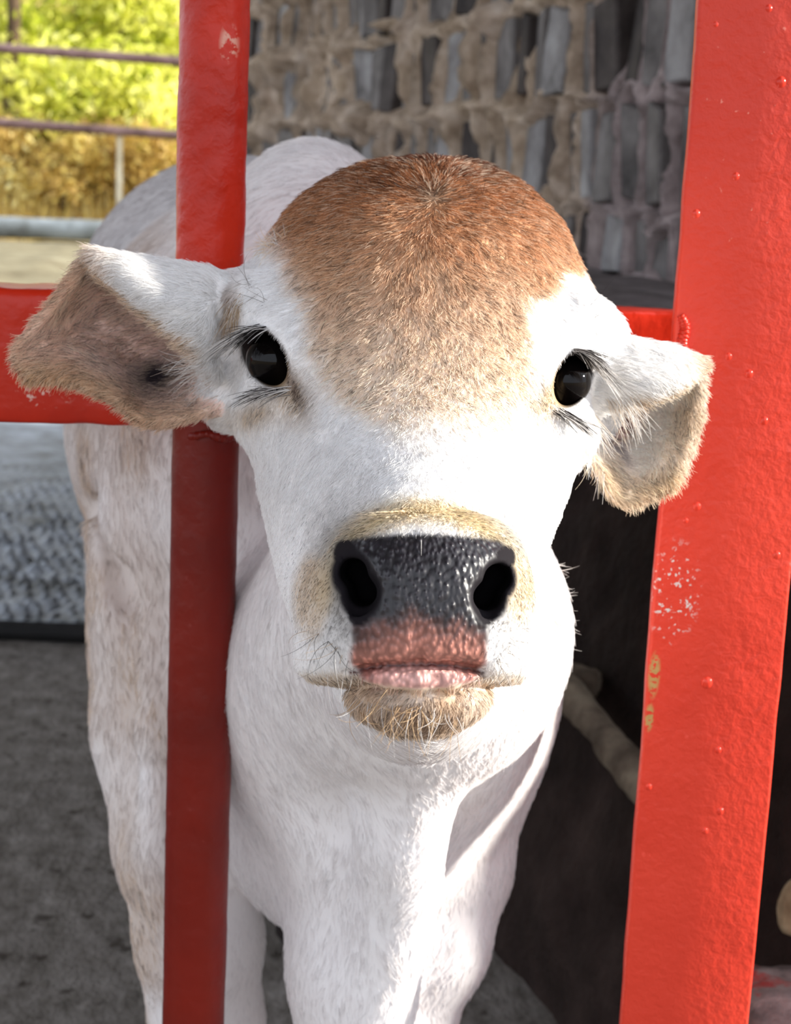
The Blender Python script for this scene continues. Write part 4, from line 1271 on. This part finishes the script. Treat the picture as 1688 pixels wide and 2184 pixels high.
def put(name, sets):
    P = np.concatenate([s_[0] for s_ in sets]); col = np.concatenate([s_[1] for s_ in sets]); r_ = np.concatenate([s_[2] for s_ in sets])
    return hairs(name, cam2w(P.reshape(-1, 3)).reshape(P.shape), M_LASH, col, r_, parent=calf)
BLK, WHT, GRY = L(24, 20, 20), L(226, 222, 218), L(120, 116, 114)
put('eyelash', [wline('', (528, 716), (556, 702), 130, ((-1, .45), (-1, .3)), .016, [BLK, BLK, BLK, GRY, WHT], .00019, .22, (0, -.25, 0), -.3),
                wline('', (522, 722), (548, 708), 60, ((-1, .5), (-1, .55)), .024, [WHT, WHT, GRY], .0002, .12, (0, -.2, 0), -.2),
                wline('', (545, 822), (606, 822), 100, ((-1, .22), (-1, .15)), .016, [BLK, GRY, GRY, WHT], .00018, .14, (0, -.15, 0), -.25)])
put('eyelash', [wline('', (1236, 752), (1262, 768), 130, ((1, .35), (1, .6)), .015, [BLK, BLK, GRY, GRY, WHT], .00018, .25, (0, -.25, 0), -.3),
                wline('', (1252, 765), (1264, 790), 60, ((1, .7), (1, .9)), .022, [GRY, GRY, WHT], .00018, .14, (0, -.2, 0), -.1),
                wline('', (1196, 864), (1228, 872), 70, ((1, .75), (1, .6)), .017, [BLK, GRY, WHT], .00018, .14, (0, -.1, 0), -.2)])
put('whiskers', [wline('', (745, 1475), (1000, 1545), 60, ((-.4, .7), (.1, 1)), .020, [L(206, 176, 140), WHT, L(190, 160, 126)], .00013, .35, (0, -.45, 0), -.5, 1.2),
                 wline('', (640, 1330), (740, 1430), 26, ((-.8, .4), (-.3, 1)), .020, [L(190, 160, 126), BLK, WHT], .00009, .4, (0, -.4, 0), -.4, 1.0),
                 wline('', (1060, 1430), (1130, 1350), 30, ((.3, .9), (1, .3)), .022, [GRY, WHT, L(150, 140, 130)], .00009, .4, (0, -.4, 0), -.3, 1.2),
                 wline('', (900, 1140), (906, 1146), 1, ((0, .9), (0, .9)), .011, [WHT], .00012, .05, (0, -.3, 0), -.6),
                 wline('', (520, 590), (560, 640), 9, ((-.4, -.9), (-.6, .3)), .02, [BLK, L(80, 60, 44)], .00009, .5, (0, -.1, 0), -.2, 1.0),
                 wline('', (1268, 640), (1282, 700), 9, ((.5, -.9), (-.1, .9)), .016, [BLK, GRY], .00009, .5, (0, -.1, 0), -.2, 1.0),
                 wline('', (700, 380), (1150, 420), 40, ((-.3, -1), (.5, -1)), .008, [L(90, 50, 30), L(60, 30, 20)], .00010, .3, (0, .1, 0), .2)])
put('ear_tuft', [wline('', (420, 770), (455, 830), 70, ((-1, .1), (-1, .5)), .022, [WHT, L(210, 190, 176), WHT], .00014, .25, (0, -.2, 0), -.2, .6),
                 wline('', (545, 520), (590, 505), 60, ((-.8, .3), (-.5, -.4)), .012, [L(230, 206, 170), WHT], .00014, .35, (0, -.2, 0), -.1, .6),
                 wline('', (478, 650), (505, 620), 60, ((-.3, 1), (-.2, 1)), .022, [L(176, 148, 116), L(206, 184, 156), WHT], .00014, .2, (0, -.2, 0), -.1, .4)])
put('ear_tuft', [wline('', (1262, 870), (1330, 856), 110, ((.5, .9), (.6, .8)), .024, [WHT, WHT, L(220, 206, 190)], .00014, .22, (0, -.2, 0), -.2, .5),
                 wline('', (1246, 930), (1290, 1000), 80, ((.15, 1), (.1, 1)), .016, [WHT, L(226, 210, 186)], .00014, .2, (0, -.15, 0), -.1, .4)])
put('neck_tuft', [wline('', (1176, 1180), (1196, 1370), 160, ((.9, .35), (.8, .7)), .014, [WHT, WHT, L(206, 196, 192)], .00014, .3, (0, .05, 0), 0, .4, .82)])
